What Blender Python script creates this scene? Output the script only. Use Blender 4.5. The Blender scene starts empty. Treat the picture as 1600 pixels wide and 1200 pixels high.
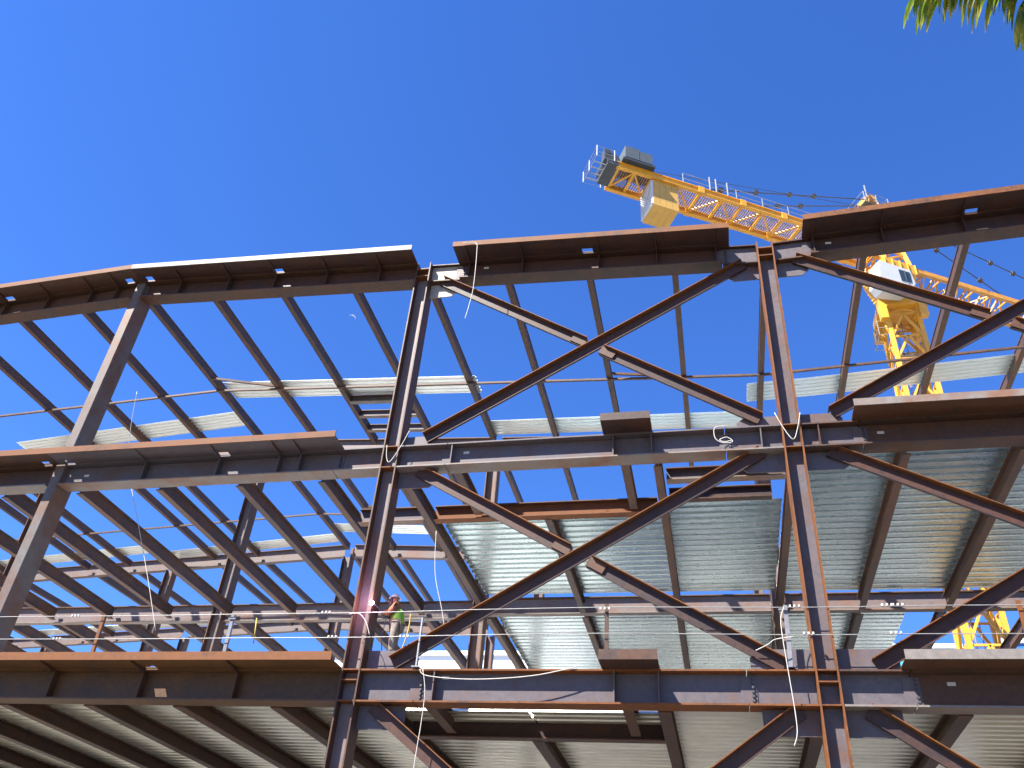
import bpy, bmesh, math, random
from mathutils import Vector, Matrix
random.seed(7)
S = 0.84                     # metres per drawing unit
EYE = 1.6                    # eye height, metres
GZ = -EYE / S                # ground level in drawing units
scene = bpy.context.scene
COL = scene.collection
R = math.radians

def W(p):
    return Vector((p[0] * S, p[1] * S, p[2] * S + EYE))

# ------------------------------------------------------------------ materials
def new_mat(name):
    m = bpy.data.materials.new(name); m.use_nodes = True
    nt = m.node_tree; b = nt.nodes['Principled BSDF']
    return m, nt, b

def N(nt, kind, **kw):
    n = nt.nodes.new(kind)
    for k, v in kw.items():
        if k.startswith('i_'):
            key = k[2:].replace('_', ' ')
            n.inputs[int(key) if key.isdigit() else key].default_value = v
        else:
            setattr(n, k, v)
    return n

def rgba(c): return (c[0], c[1], c[2], 1)

def coords(nt, scale=(1, 1, 1)):
    tc = N(nt, 'ShaderNodeTexCoord'); oi = N(nt, 'ShaderNodeObjectInfo')
    mul = N(nt, 'ShaderNodeVectorMath', operation='MULTIPLY'); mul.inputs[1].default_value = scale
    off = N(nt, 'ShaderNodeVectorMath', operation='MULTIPLY_ADD')
    off.inputs[1].default_value = (37, 91, 53)
    nt.links.new(tc.outputs['Object'], mul.inputs[0])
    nt.links.new(oi.outputs['Random'], off.inputs[0])
    nt.links.new(mul.outputs[0], off.inputs[2])
    return off.outputs[0], oi

def steel(name, mill, rust, rust_amt, rough=0.5, metal=0.0, streak=(1, 1, 1), spec=0.25):
    m, nt, b = new_mat(name); L = nt.links.new
    v, oi = coords(nt, streak)
    n1 = N(nt, 'ShaderNodeTexNoise', i_Scale=0.9, i_Detail=9.0, i_Roughness=0.68)
    n2 = N(nt, 'ShaderNodeTexNoise', i_Scale=7.0, i_Detail=7.0, i_Roughness=0.7)
    n3 = N(nt, 'ShaderNodeTexNoise', i_Scale=45.0, i_Detail=3.0)
    for n in (n1, n2, n3): L(v, n.inputs['Vector'])
    add = N(nt, 'ShaderNodeMath', operation='MULTIPLY_ADD'); add.inputs[1].default_value = 0.45
    L(n2.outputs[0], add.inputs[0]); L(n1.outputs[0], add.inputs[2])
    rj = N(nt, 'ShaderNodeMath', operation='MULTIPLY_ADD'); rj.inputs[1].default_value = 0.16
    L(oi.outputs['Random'], rj.inputs[0]); L(add.outputs[0], rj.inputs[2])
    ramp = N(nt, 'ShaderNodeMapRange', interpolation_type='SMOOTHSTEP')
    c = 1.14 - rust_amt * 0.75
    ramp.inputs['From Min'].default_value = c - 0.16; ramp.inputs['From Max'].default_value = c + 0.16
    L(rj.outputs[0], ramp.inputs['Value'])
    mix = N(nt, 'ShaderNodeMix', data_type='RGBA'); mix.inputs[6].default_value = rgba(mill); mix.inputs[7].default_value = rgba(rust)
    L(ramp.outputs[0], mix.inputs[0])
    val = N(nt, 'ShaderNodeMapRange'); val.inputs['From Min'].default_value = .25; val.inputs['From Max'].default_value = .75
    val.inputs['To Min'].default_value = .74; val.inputs['To Max'].default_value = 1.26
    L(n2.outputs[0], val.inputs['Value'])
    vm = N(nt, 'ShaderNodeMix', data_type='RGBA', blend_type='MULTIPLY'); vm.inputs[0].default_value = 1
    L(mix.outputs[2], vm.inputs[6]); L(val.outputs[0], vm.inputs[7])
    # pale scuffs
    sc = N(nt, 'ShaderNodeMapRange'); sc.inputs['From Min'].default_value = .66; sc.inputs['From Max'].default_value = .76
    sc.inputs['To Max'].default_value = .35
    L(n3.outputs[0], sc.inputs['Value'])
    sm = N(nt, 'ShaderNodeMix', data_type='RGBA'); sm.inputs[7].default_value = rgba([min(1, x * 2.0 + .04) for x in mill])
    L(sc.outputs[0], sm.inputs[0]); L(vm.outputs[2], sm.inputs[6])
    L(sm.outputs[2], b.inputs['Base Color'])
    rr = N(nt, 'ShaderNodeMapRange'); rr.inputs['To Min'].default_value = rough - .12; rr.inputs['To Max'].default_value = rough + .2
    L(n2.outputs[0], rr.inputs['Value']); L(rr.outputs[0], b.inputs['Roughness'])
    bp = N(nt, 'ShaderNodeBump', i_Strength=.12, i_Distance=.02)
    L(n2.outputs[0], bp.inputs['Height']); L(bp.outputs[0], b.inputs['Normal'])
    b.inputs['Metallic'].default_value = metal
    b.inputs['Specular IOR Level'].default_value = spec
    return m

def plain(name, col, rough=.5, metal=0, vary=.2, scale=3.0, spec=.5):
    m, nt, b = new_mat(name); L = nt.links.new
    v, oi = coords(nt)
    n = N(nt, 'ShaderNodeTexNoise', i_Scale=scale, i_Detail=7.0, i_Roughness=.65); L(v, n.inputs['Vector'])
    r = N(nt, 'ShaderNodeMapRange'); r.inputs['From Min'].default_value = .3; r.inputs['From Max'].default_value = .7
    r.inputs['To Min'].default_value = 1 - vary; r.inputs['To Max'].default_value = 1 + vary
    L(n.outputs[0], r.inputs['Value'])
    x = N(nt, 'ShaderNodeMix', data_type='RGBA', blend_type='MULTIPLY'); x.inputs[0].default_value = 1
    x.inputs[6].default_value = rgba(col); L(r.outputs[0], x.inputs[7]); L(x.outputs[2], b.inputs['Base Color'])
    b.inputs['Roughness'].default_value = rough; b.inputs['Metallic'].default_value = metal
    b.inputs['Specular IOR Level'].default_value = spec
    return m

M = {}
M['mill'] = steel('mill_scale_steel', (.085, .072, .078), (.09, .048, .034), .3)
M['brown'] = steel('brown_rusting_steel', (.046, .03, .025), (.075, .034, .018), .52)
M['fascia'] = steel('warm_brown_fascia_steel', (.066, .036, .018), (.1, .046, .016), .55)
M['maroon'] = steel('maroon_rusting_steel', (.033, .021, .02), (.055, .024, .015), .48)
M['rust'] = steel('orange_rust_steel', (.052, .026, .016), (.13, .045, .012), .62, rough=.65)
M['purlin'] = steel('purlin_steel', (.056, .04, .036), (.095, .047, .028), .48)
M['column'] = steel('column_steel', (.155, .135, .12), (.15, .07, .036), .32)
M['box'] = steel('box_column_steel', (.1, .088, .08), (.11, .05, .026), .32)
M['sunlit_mill'] = steel('sunlit_pale_steel', (.26, .23, .19), (.2, .13, .08), .2)  # paler mill steel, paints the sun's glint on one gusset and beam stub
M['web'] = steel('interior_web_steel', (.13, .104, .1), (.14, .075, .052), .36)
M['grey'] = steel('galvanised_post_steel', (.15, .15, .17), (.12, .1, .085), .25, rough=.45)
M['rope'] = plain('pale_rope', (.42, .39, .34), .7, 0, .15, 8)
M['wire'] = plain('wire_rope', (.24, .24, .23), .45, .3, .15, 8)
M['tagw'] = plain('white_sticker', (.45, .42, .37), .6)
M['yellow'] = plain('crane_yellow', (.62, .30, .028), .42, 0, .14, 1.5)
M['yellowd'] = plain('crane_yellow_weathered', (.55, .25, .03), .5, 0, .22, 2.5)
M['white'] = plain('white_paint', (.5, .5, .49), .4, 0, .06)
M['darkgrey'] = plain('dark_grey_paint', (.035, .042, .048), .5, 0, .2)
M['grey_paint'] = plain('grey_paint', (.075, .09, .095), .5, 0, .15)
M['glass'] = plain('dark_glass', (.03, .05, .06), .08, 0, .1)
M['cable'] = plain('crane_cable', (.05, .05, .055), .5, .2)
M['lightsteel'] = plain('pale_galvanised', (.26, .26, .25), .4, .2, .1)
M['strap'] = plain('yellow_strap', (.34, .25, .03), .7)
M['concblock'] = plain('counterweight_yellow', (.5, .29, .06), .6, 0, .1, 1.2)
M['walk'] = plain('walkway_mesh_paint', (.34, .23, .18), .6, 0, .15)

def deck_mat(name, base, metal, rough, vary):
    m, nt, b = new_mat(name); L = nt.links.new
    g = N(nt, 'ShaderNodeNewGeometry')
    sep = N(nt, 'ShaderNodeSeparateXYZ'); L(g.outputs['Position'], sep.inputs[0])
    fl = N(nt, 'ShaderNodeMath', operation='MULTIPLY'); fl.inputs[1].default_value = 1 / (.5 * S * 2)
    L(sep.outputs[1], fl.inputs[0])
    f2 = N(nt, 'ShaderNodeMath', operation='FLOOR'); L(fl.outputs[0], f2.inputs[0])
    wn = N(nt, 'ShaderNodeTexWhiteNoise', noise_dimensions='1D'); L(f2.outputs[0], wn.inputs['W'])
    v, oi = coords(nt, (.35, 2.5, 1))
    n = N(nt, 'ShaderNodeTexNoise', i_Scale=2.2, i_Detail=8.0, i_Roughness=.65); L(v, n.inputs['Vector'])
    vor = N(nt, 'ShaderNodeTexNoise', i_Scale=3.0, i_Detail=6.0); v2, _ = coords(nt, (.6, 2.0, 1)); L(v2, vor.inputs['Vector'])
    s1 = N(nt, 'ShaderNodeMapRange'); s1.inputs['To Min'].default_value = 1 - .26 * vary; s1.inputs['To Max'].default_value = 1 + .05 * vary
    L(wn.outputs['Value'], s1.inputs['Value'])
    s2 = N(nt, 'ShaderNodeMapRange'); s2.inputs['From Min'].default_value = .3; s2.inputs['From Max'].default_value = .7
    s2.inputs['To Min'].default_value = 1 - .22 * vary; s2.inputs['To Max'].default_value = 1 + .15 * vary; L(n.outputs[0], s2.inputs['Value'])
    mu = N(nt, 'ShaderNodeMath', operation='MULTIPLY'); L(s1.outputs[0], mu.inputs[0]); L(s2.outputs[0], mu.inputs[1])
    x = N(nt, 'ShaderNodeMix', data_type='RGBA', blend_type='MULTIPLY'); x.inputs[0].default_value = 1
    x.inputs[6].default_value = rgba(base); L(mu.outputs[0], x.inputs[7])
    L(x.outputs[2], b.inputs['Base Color'])
    rr = N(nt, 'ShaderNodeMapRange'); rr.inputs['To Min'].default_value = rough - .06 * vary; rr.inputs['To Max'].default_value = rough + .14 * vary
    L(vor.outputs[0], rr.inputs['Value']); L(rr.outputs[0], b.inputs['Roughness'])
    b.inputs['Metallic'].default_value = metal
    return m
M['deck'] = deck_mat('galvanised_deck', (.64, .75, .75), .9, .24, .6)
M['deck_roof'] = deck_mat('galvanised_roof_deck', (.84, .88, .86), .72, .3, .12)
M['deck_low'] = deck_mat('galvanised_deck_ground_tint', (.82, .79, .66), .75, .28, .6)  # beige base tint stands in for the warm ground reflected in it

# ------------------------------------------------------------------ mesh helpers
class MB:
    def __init__(s): s.v = []; s.f = []
    def add(s, vs, fs):
        o = len(s.v); s.v += [Vector(p) for p in vs]; s.f += [tuple(i + o for i in f) for f in fs]; return s
    def box(s, a, b):
        x0, y0, z0 = a; x1, y1, z1 = b
        return s.add([(x0, y0, z0), (x1, y0, z0), (x1, y1, z0), (x0, y1, z0), (x0, y0, z1), (x1, y0, z1), (x1, y1, z1), (x0, y1, z1)],
                     [(3, 2, 1, 0), (4, 5, 6, 7), (0, 1, 5, 4), (1, 2, 6, 5), (2, 3, 7, 6), (3, 0, 4, 7)])
    def bar(s, p0, p1, a, b):
        """prism from p0 to p1 with half-vectors a and b across"""
        p0 = Vector(p0); p1 = Vector(p1); a = Vector(a); b = Vector(b)
        vs = [p + i * a + j * b for p in (p0, p1) for (i, j) in ((-1, -1), (1, -1), (1, 1), (-1, 1))]
        return s.add(vs, [(0, 3, 2, 1), (4, 5, 6, 7), (0, 1, 5, 4), (1, 2, 6, 5), (2, 3, 7, 6), (3, 0, 4, 7)])
    def strut(s, p0, p1, r):
        p0 = Vector(p0); p1 = Vector(p1); d = (p1 - p0).normalized()
        u = d.cross(Vector((0, 0, 1)));
        if u.length < .05: u = d.cross(Vector((0, 1, 0)))
        u.normalize(); w = d.cross(u)
        return s.bar(p0, p1, u * r, w * r)
    def tube(s, pts, r, n=6, r1=None):
        pts = [Vector(p) for p in pts]; o = len(s.v); vs = []
        prev = None
        for i, p in enumerate(pts):
            d = (pts[min(i + 1, len(pts) - 1)] - pts[max(i - 1, 0)]).normalized()
            if prev is None:
                u = d.cross(Vector((0, 0, 1)))
                if u.length < .1: u = d.cross(Vector((0, 1, 0)))
            else: u = prev - d * prev.dot(d)
            u.normalize(); prev = u; w = d.cross(u)
            rad = r if r1 is None else r + (r1 - r) * i / (len(pts) - 1)
            for k in range(n):
                t = 2 * math.pi * k / n; vs.append(p + u * rad * math.cos(t) + w * rad * math.sin(t))
        fs = []
        for i in range(len(pts) - 1):
            for k in range(n):
                a = i * n + k; b_ = i * n + (k + 1) % n; fs.append((a, b_, b_ + n, a + n))
        fs.append(tuple(range(n - 1, -1, -1))); fs.append(tuple((len(pts) - 1) * n + k for k in range(n)))
        return s.add(vs, fs)
    def prism(s, poly, d):
        """extrude polygon (3d points) by vector d"""
        n = len(poly); d = Vector(d); vs = [Vector(p) for p in poly] + [Vector(p) + d for p in poly]
        fs = [tuple(range(n)), tuple(range(2 * n - 1, n - 1, -1))] + [(i, i + n, (i + 1) % n + n, (i + 1) % n) for i in range(n)]
        return s.add(vs, fs)

def link(name, mb, mat, parent=None, root=None, smooth=False, bevel=0, origin=None):
    """mb is in drawing units; root (Empty) or origin gives the object's base"""
    o3 = W(origin) if origin is not None else (parent_world(root) if root is not None else W(mb.v[0]))
    me = bpy.data.meshes.new(name)
    me.from_pydata([W(p) - o3 for p in mb.v], [], mb.f); me.validate()
    bm = bmesh.new(); bm.from_mesh(me); bmesh.ops.recalc_face_normals(bm, faces=bm.faces); bm.to_mesh(me); bm.free()
    me.materials.append(mat)
    o = bpy.data.objects.new(name, me); COL.objects.link(o)
    if smooth:
        for p in me.polygons: p.use_smooth = True
    if parent is not None:
        o.parent = parent
        # parents sit at their own base with no rotation
        o.location = o3 - parent_world(parent)
    else: o.location = o3
    if bevel:
        bv = o.modifiers.new('bevel', 'BEVEL'); bv.width = bevel; bv.segments = 1; bv.limit_method = 'ANGLE'
    return o

def parent_world(o):
    l = o.location.copy()
    while o.parent: o = o.parent; l += o.location
    return l

def thing(name, label, cat, base, group=None):
    o = bpy.data.objects.new(name, None); COL.objects.link(o); o.location = W(base); o.empty_display_size = .3
    o['label'] = label; o['category'] = cat
    o['kind'] = 'thing'
    if group: o['group'] = group
    return o

def tag(o, label, cat, group=None):
    o['label'] = label; o['category'] = cat; o['kind'] = 'thing'
    if group: o['group'] = group
    return o

def structure(o, kind='structure'): o['kind'] = kind; return o

X_, Y_, Z_ = Vector((1, 0, 0)), Vector((0, 1, 0)), Vector((0, 0, 1))

def ibeam(root, p0, p1, depth, fw, tf=.05, tw=.035, mats=None, up=Z_):
    """I-section: p0,p1 lie on the middle of the BOTTOM flange's under side. Three parts under root."""
    p0 = Vector(p0); p1 = Vector(p1); d = (p1 - p0).normalized()
    up = (up - d * up.dot(d)).normalized(); side = d.cross(up)
    mw, mt, mbm = mats
    o = []
    o.append(link('web', MB().bar(p0 + up * depth / 2, p1 + up * depth / 2, side * tw / 2, up * (depth / 2 - tf)), mw, root, root))
    o.append(link('bottom_flange', MB().bar(p0 + up * tf / 2, p1 + up * tf / 2, side * fw / 2, up * tf / 2), mbm, root, root))
    o.append(link('top_flange', MB().bar(p0 + up * (depth - tf / 2), p1 + up * (depth - tf / 2), side * fw / 2, up * tf / 2), mt, root, root))
    return o

# ------------------------------------------------------------------ the grid of the frame
YR = [26.1, 40.2, 54.6, 69.0]                      # column rows, front to back
GX = [-69.2, -54.8, -40.4, -25.95, -11.4, 3.12, 18.6]      # column lines
CNAME = {-69.2: 'far left column', -54.8: 'outer left column', -40.4: 'left outer column', -25.95: 'tall box column', -11.4: "welder's column", 3.12: 'right braced column', 18.6: 'far right column'}
BAY = {(-69.2, -54.8): 'outermost left bay', (-54.8, -40.4): 'outer left bay', (-40.4, -25.95): 'bay left of the tall box column', (-25.95, -11.4): "bay left of the welder's column",
       (-11.4, 3.12): 'middle cross-braced bay', (3.12, 18.6): 'right cross-braced bay'}
ROWN = ['front row', 'second row', 'third row', 'back row']
ORD = ['first', 'second', 'third', 'fourth', 'fifth', 'sixth', 'seventh', 'eighth']
def zr(x):
    if x < 3.12: return 26.38 - .05 * abs(x + 25.95)
    return 24.93 + .05 * (x - 3.12)
L2B, L2T = 16.05, 17.0
L1B, L1T = 7.52, 8.55
HF = .33                                            # half flange of the front beams

# ------------------------------------------------------------------ columns
def h_column(x, y, ztop, label, cat='steel column', mats=('column', 'column'), levels=(), front=False, name='steel_column'):
    t = thing(name, label, cat, (x, y, GZ), 'steel columns of the frame')
    w, dp = .32, .35 if front else .33                                # half width over flanges, half depth
    m_web, m_fl = M[mats[0]], M[mats[1]]
    link('web', MB().box((x - w + .05, y - .025, GZ), (x + w - .05, y + .025, ztop)), m_web, t, t)
    for s in (-1, 1):
        xa, xb = sorted((x + s * w, x + s * (w - .05)))
        link('flange', MB().box((xa, y - dp, GZ), (xb, y + dp, ztop)), m_fl, t, t)
    link('base_plate', MB().box((x - .5, y - .45, GZ), (x + .5, y + .45, GZ + .06)), m_fl, t, t)
    for z in levels:
        link('continuity_plate', MB().box((x - w + .052, y - dp + .01, z - .02), (x + w - .052, y - .03, z + .02)), M['rust'], t, t)
    return t

def gusset(t, x, sx, z, sz, lx, lz, y=26.19, clip=.35, mat='mill'):
    """plate in the plane of the facade, corner at (x,z), growing sx along x and sz along z"""
    pts = [(x, y, z), (x + sx * lx, y, z), (x + sx * lx, y, z + sz * lz * (1 - clip)), (x + sx * (lx - clip * .8), y, z + sz * lz), (x, y, z + sz * lz)]
    return link('gusset_plate', MB().prism(pts, (0, .05, 0)), M[mat], t, t)

FRONT = {}
# tall box column (square hollow section)
xA = -25.95
tA = thing('box_column', 'tall square box column, pale where sunlit, left of the welder', 'steel column', (xA, 26.1, GZ), 'steel columns of the frame')
sh = MB(); sh.box((xA - .24, 25.84, GZ), (xA + .24, 26.74, zr(xA) + .96)); link('shaft', sh, M['box'], tA, tA, bevel=.03)
link('base_plate', MB().box((xA - .5, 25.6, GZ), (xA + .5, 26.6, GZ + .06)), M['rust'], tA, tA)
for z in (L1T + .03, L2T + .03): pass
link('cap_plate', MB().box((xA - .3, 25.8, zr(xA) + .961), (xA + .3, 26.78, zr(xA) + 1.02)), M['brown'], tA, tA)
FRONT['A'] = tA
for key, x, lab in (('E', -40.4, 'outer left front column of rusty steel'), ('B', -11.4, "rusty wide-flange column that the welder faces, sparks on it"),
                    ('C', 3.12, 'rusty wide-flange column below the crane counterweight boom, between the cross braces'), ('D', 18.6, 'rusty wide-flange column at the right end')):
    lv = [L1B + .03, L1T - .35, L1T - .02, L2B + .03, L2T - .02, zr(x) + .2, zr(x) + .62]
    FRONT[key] = h_column(x, 26.1, zr(x) + .98, lab, mats=('mill' if key == 'C' else 'web', 'rust' if key == 'C' else 'brown'), levels=lv, front=True)  # light tinted in: paler sunlit webs, browner shaded flanges, except on C
# gussets at the braced corners
SP = 1.88                                           # length of the welded beam stubs
for key, x, sides in (('B', -11.4, (1,)), ('C', 3.12, (-1, 1)), ('D', 18.6, (-1,))):
    t = FRONT[key]
    for s in sides:
        xf = x + s * .33
        gusset(t, xf, s, zr(x + s) - .005, -1, 1.25, .72, mat='sunlit_mill' if key == 'B' else 'mill')
        gusset(t, xf, s, L2T + .005, 1, 1.45, .62)
        gusset(t, xf, s, L2B - .005, -1, 1.5, .68)
        gusset(t, xf, s, L1T + .005, 1, 1.75, .72)
        gusset(t, xf, s, L1B - .005, -1, 1.55, .72)
for ri in (1, 2, 3):
    for x in GX:
        if ri == 1 and x < -60: continue
        xx = x - (7.0 if ri == 3 else 0)
        ztop = zr(x) - .02
        h_column(xx, YR[ri], ztop, '%s column with pale web, on the line of the %s' % (ROWN[ri].replace(' row', '-row'), CNAME[x]), mats=('web', 'purlin'))

# ------------------------------------------------------------------ front beams with slab-edge plates
def plate_cells(x0, x1, y0, y1, zf, th, holes, bends=()):
    xs = sorted(set([x0, x1] + [b for b in bends if x0 < b < x1] + [h[0] for h in holes if x0 <= h[0] <= x1] + [h[1] for h in holes if x0 <= h[1] <= x1]))
    ys = sorted(set([y0, y1] + [h[2] for h in holes if y0 < h[2] < y1] + [h[3] for h in holes if y0 < h[3] < y1]))
    mb = MB(); idx = {}
    def vid(i, j, k):
        if (i, j, k) not in idx:
            idx[(i, j, k)] = len(mb.v); mb.v.append(Vector((xs[i], ys[j], zf(xs[i]) + k * th)))
        return idx[(i, j, k)]
    def solid(i, j):
        if not (0 <= i < len(xs) - 1 and 0 <= j < len(ys) - 1): return False
        cx, cy = (xs[i] + xs[i + 1]) / 2, (ys[j] + ys[j + 1]) / 2
        return not any(h[0] < cx < h[1] and h[2] < cy < h[3] for h in holes)
    for i in range(len(xs) - 1):
        for j in range(len(ys) - 1):
            if not solid(i, j): continue
            q = [(i, j), (i + 1, j), (i + 1, j + 1), (i, j + 1)]
            mb.f.append(tuple(vid(a, b, 1) for a, b in q)); mb.f.append(tuple(vid(a, b, 0) for a, b in reversed(q)))
            for (di, dj), e in (((0, -1), (0, 1)), ((1, 0), (1, 2)), ((0, 1), (2, 3)), ((-1, 0), (3, 0))):
                if not solid(i + di, j + dj):
                    a, b = q[e[0]], q[e[1]]; mb.f.append((vid(*a, 0), vid(*b, 0), vid(*b, 1), vid(*a, 1)))
    return mb

def sloped(x0, x1, z0f, mat_y0, y1, z1f, bends=()):
    """vertical-sided bar following z functions between x0,x1"""
    xs = sorted(set([x0, x1] + [b for b in bends if x0 < b < x1])); mb = MB(); n = len(xs)
    for x in xs:
        for (y, zf) in ((mat_y0, z0f), (y1, z0f), (y1, z1f), (mat_y0, z1f)): mb.v.append(Vector((x, y, zf(x))))
    for i in range(n - 1):
        for k in range(4):
            a, b = i * 4 + k, i * 4 + (k + 1) % 4; mb.f.append((a, b, b + 4, a + 4))
    mb.f.append((3, 2, 1, 0)); mb.f.append(tuple((n - 1) * 4 + k for k in range(4)))
    return mb

YW = 26.1
def front_beam(label, x0, x1, zb, zt, plate=None, block=None, holes=(), ribs=(), mats=('mill', 'brown', 'rust'), stubs=(False, False), rib_mat='brown', stickers=(), pm=('brown', 'rust'), bends=(), sp=SP):
    t = thing('spandrel_beam', label, 'steel beam', (x0, YW, zb(x0)), 'beams along the front of the frame')
    mw, mt, mb_ = (M[k] for k in mats)
    tf = .055
    f0 = lambda x: zb(x) + tf; f1 = lambda x: zt(x) - tf
    segs = []
    a, b = x0, x1
    if stubs[0]:
        segs.append((x0, x0 + sp, True)); a = x0 + sp + .03
    if stubs[1]: b = x1 - sp - .03
    segs.append((a, b, False))
    if stubs[1]: segs.append((x1 - sp, x1, True))
    for (p, q, st) in segs:
        hf = .17 if st and sp < 1.5 else HF
        nm = 'beam_stub' if st else 'web'
        link(nm, sloped(p, q, f0, YW - .02, YW + .02, f1, bends), (M['sunlit_mill'] if sp < 1.5 and p < -9 else M['mill']) if st else mw, t, t)
        link('bottom_flange', sloped(p, q, zb, YW - hf, YW + hf, f0, bends), mb_, t, t)
        link('top_flange', sloped(p, q, f1, YW - hf, YW + hf, zt, bends), mt, t, t)
    # splices: shear plate with a row of bolts
    for st, xs_, s in ((stubs[0], x0 + sp, 1), (stubs[1], x1 - sp, -1)):
        if not st: continue
        pl = link('splice_plate', MB().box((xs_ - .22, YW - .05, f0(xs_) + .08), (xs_ + .24, YW - .022, f1(xs_) - .08)), M['mill'], t, t)
        bm_ = MB(); n = 6
        for k in range(n):
            z = f0(xs_) + .14 + (f1(xs_) - f0(xs_) - .28) * k / (n - 1)
            for dx in (.13,):
                bm_.tube([(xs_ + dx, YW - .12, z), (xs_ + dx, YW - .049, z)], .042, 6)
        link('bolts', bm_, M['cable'], pl, pl)
    if plate:
        px0, px1 = plate
        zp = lambda x: zt(x) + .004
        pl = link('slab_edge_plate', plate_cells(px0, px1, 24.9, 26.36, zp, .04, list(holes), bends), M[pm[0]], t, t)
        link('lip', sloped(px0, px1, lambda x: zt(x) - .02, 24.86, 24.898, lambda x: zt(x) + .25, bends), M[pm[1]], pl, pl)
    if block:
        bx0, bx1 = block
        pl = link('slab_edge_plate', MB().box((bx0, 24.9, zt(bx0) + .004), (bx1, 26.3, zt(bx0) + .044)), M[pm[0]], t, t)
        link('lip', MB().box((bx0, 24.86, zt(bx0) - .02), (bx1, 24.898, zt(bx0) + .28)), M[pm[1]], pl, pl)
        for xx in (bx0 + .35, bx1 - .05):
            link('stiffener_plate', MB().box((xx - .02, YW - HF + .02, f0(xx)), (xx + .02, YW - .021, f1(xx))), M[rib_mat], t, t)
    for x in ribs:
        poly = [(x - .018, YW - .021, f0(x)), (x - .018, YW - HF + .02, f0(x)), (x - .018, YW - HF + .02, f1(x)), (x - .018, YW - .021, f1(x))]
        link('stiffener_plate', MB().prism(poly, (.036, 0, 0)), M[rib_mat], t, t)
        if plate and plate[0] < x < plate[1]:
            poly = [(x - .018, YW - HF - .01, zt(x)), (x - .018, YW - HF - .01, zt(x) - .16), (x - .018, 24.95, zt(x) - .05), (x - .018, 24.95, zt(x))]
            link('outrigger_rib', MB().prism(poly, (.036, 0, 0)), M[rib_mat], t, t)
    for (x, zf) in stickers:
        z = zb(x) + (zt(x) - zb(x)) * zf
        link('sticker', MB().box((x - .11, YW - .028, z - .05), (x + .11, YW - .0205, z + .05)), M['tagw'], t, t)
    return t

c = lambda v: (lambda x: v)
colx = [(-40.4 + .33, xA - .3), (xA + .3, -11.4 - .33), (-11.4 + .33, 3.12 - .33), (3.12 + .33, 18.6 - .33)]
hh = lambda x: (x - .2, x + .25, 25.55, 25.76)
# roof level
R3T = lambda x: zr(x) + 1.0
front_beam('kinked roof edge beam, left of the tall box column top', colx[0][0], colx[0][1], zr, R3T, (-40.3, xA), holes=[hh(-33.2), (xA - .75, xA - .36, 25.5, 25.78), (xA - .28, xA + .28, 25.8, 26.36)],
           ribs=[-38, -35.6, -33.4, -31, -28.6, -27.2], mats=('brown', 'brown', 'brown'), pm=('brown', 'rust'))
front_beam("roof edge beam with pale lip, between tall box column and welder's column", colx[1][0], colx[1][1], zr, R3T, (xA, -11.75), holes=[hh(-18.55), (xA + .36, xA + .75, 25.5, 25.78), (xA - .28, xA + .28, 25.8, 26.36)],
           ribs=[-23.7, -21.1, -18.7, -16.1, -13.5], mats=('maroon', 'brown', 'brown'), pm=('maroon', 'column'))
front_beam('maroon roof edge beam over the middle cross-braced bay', colx[2][0], colx[2][1], zr, R3T, (-9.85, 1.75), holes=[hh(-4.1)], ribs=[-9.3, -6.9, -3.6, -1.2, 1.2],
           mats=('maroon', 'maroon', 'brown'), stubs=(True, True), pm=('maroon', 'rust'), rib_mat='maroon', stickers=[(-8.6, .75)], sp=1.35)
front_beam('dark roof edge beam in front of the crane, right bay', colx[3][0], colx[3][1], zr, R3T, (4.6, 18.4), holes=[hh(10.9)], ribs=[5.0, 7.6, 10.6, 13, 15.6],
           mats=('maroon', 'maroon', 'brown'), stubs=(True, False), pm=('maroon', 'rust'), rib_mat='maroon', stickers=[(5.6, .7)], sp=1.35)
# upper floor
front_beam('upper floor edge beam left of the tall box column', colx[0][0], colx[0][1], c(L2B), c(L2T), (-40.3, xA), holes=[(xA - .75, xA - .36, 25.5, 25.78), (xA - .28, xA + .28, 25.8, 26.36)], ribs=[-37, -33.4, -29.6], mats=('brown', 'brown', 'column'))
front_beam("upper floor edge beam with wide plate ending beside the welder's column", colx[1][0], colx[1][1], c(L2B), c(L2T), (xA, -13.35), holes=[hh(-18.4), (xA + .36, xA + .75, 25.5, 25.78), (xA - .28, xA + .28, 25.8, 26.36)],
           ribs=[-21.9, -18.6, -16.0, -15.1], mats=('mill', 'mill', 'column'), stubs=(False, True), pm=('mill', 'rust'), stickers=[(-24.7, .55)], rib_mat='mill')
front_beam('upper floor beam with one short plate, middle cross-braced bay', colx[2][0], colx[2][1], c(L2B), c(L2T), block=(-3.35, -1.6), ribs=[-9.0, 2.1], mats=('mill', 'mill', 'column'), stubs=(True, True), pm=('maroon', 'brown'), stickers=[(-8.5, .7)], rib_mat='mill')
front_beam('upper floor edge beam with wide plate in the right cross-braced bay', colx[3][0], colx[3][1], c(L2B), c(L2T), (5.1, 18.4), ribs=[4.0, 13.0], mats=('brown', 'brown', 'brown'), stubs=(True, False), pm=('brown', 'column'), stickers=[(6.0, .62)])
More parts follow.
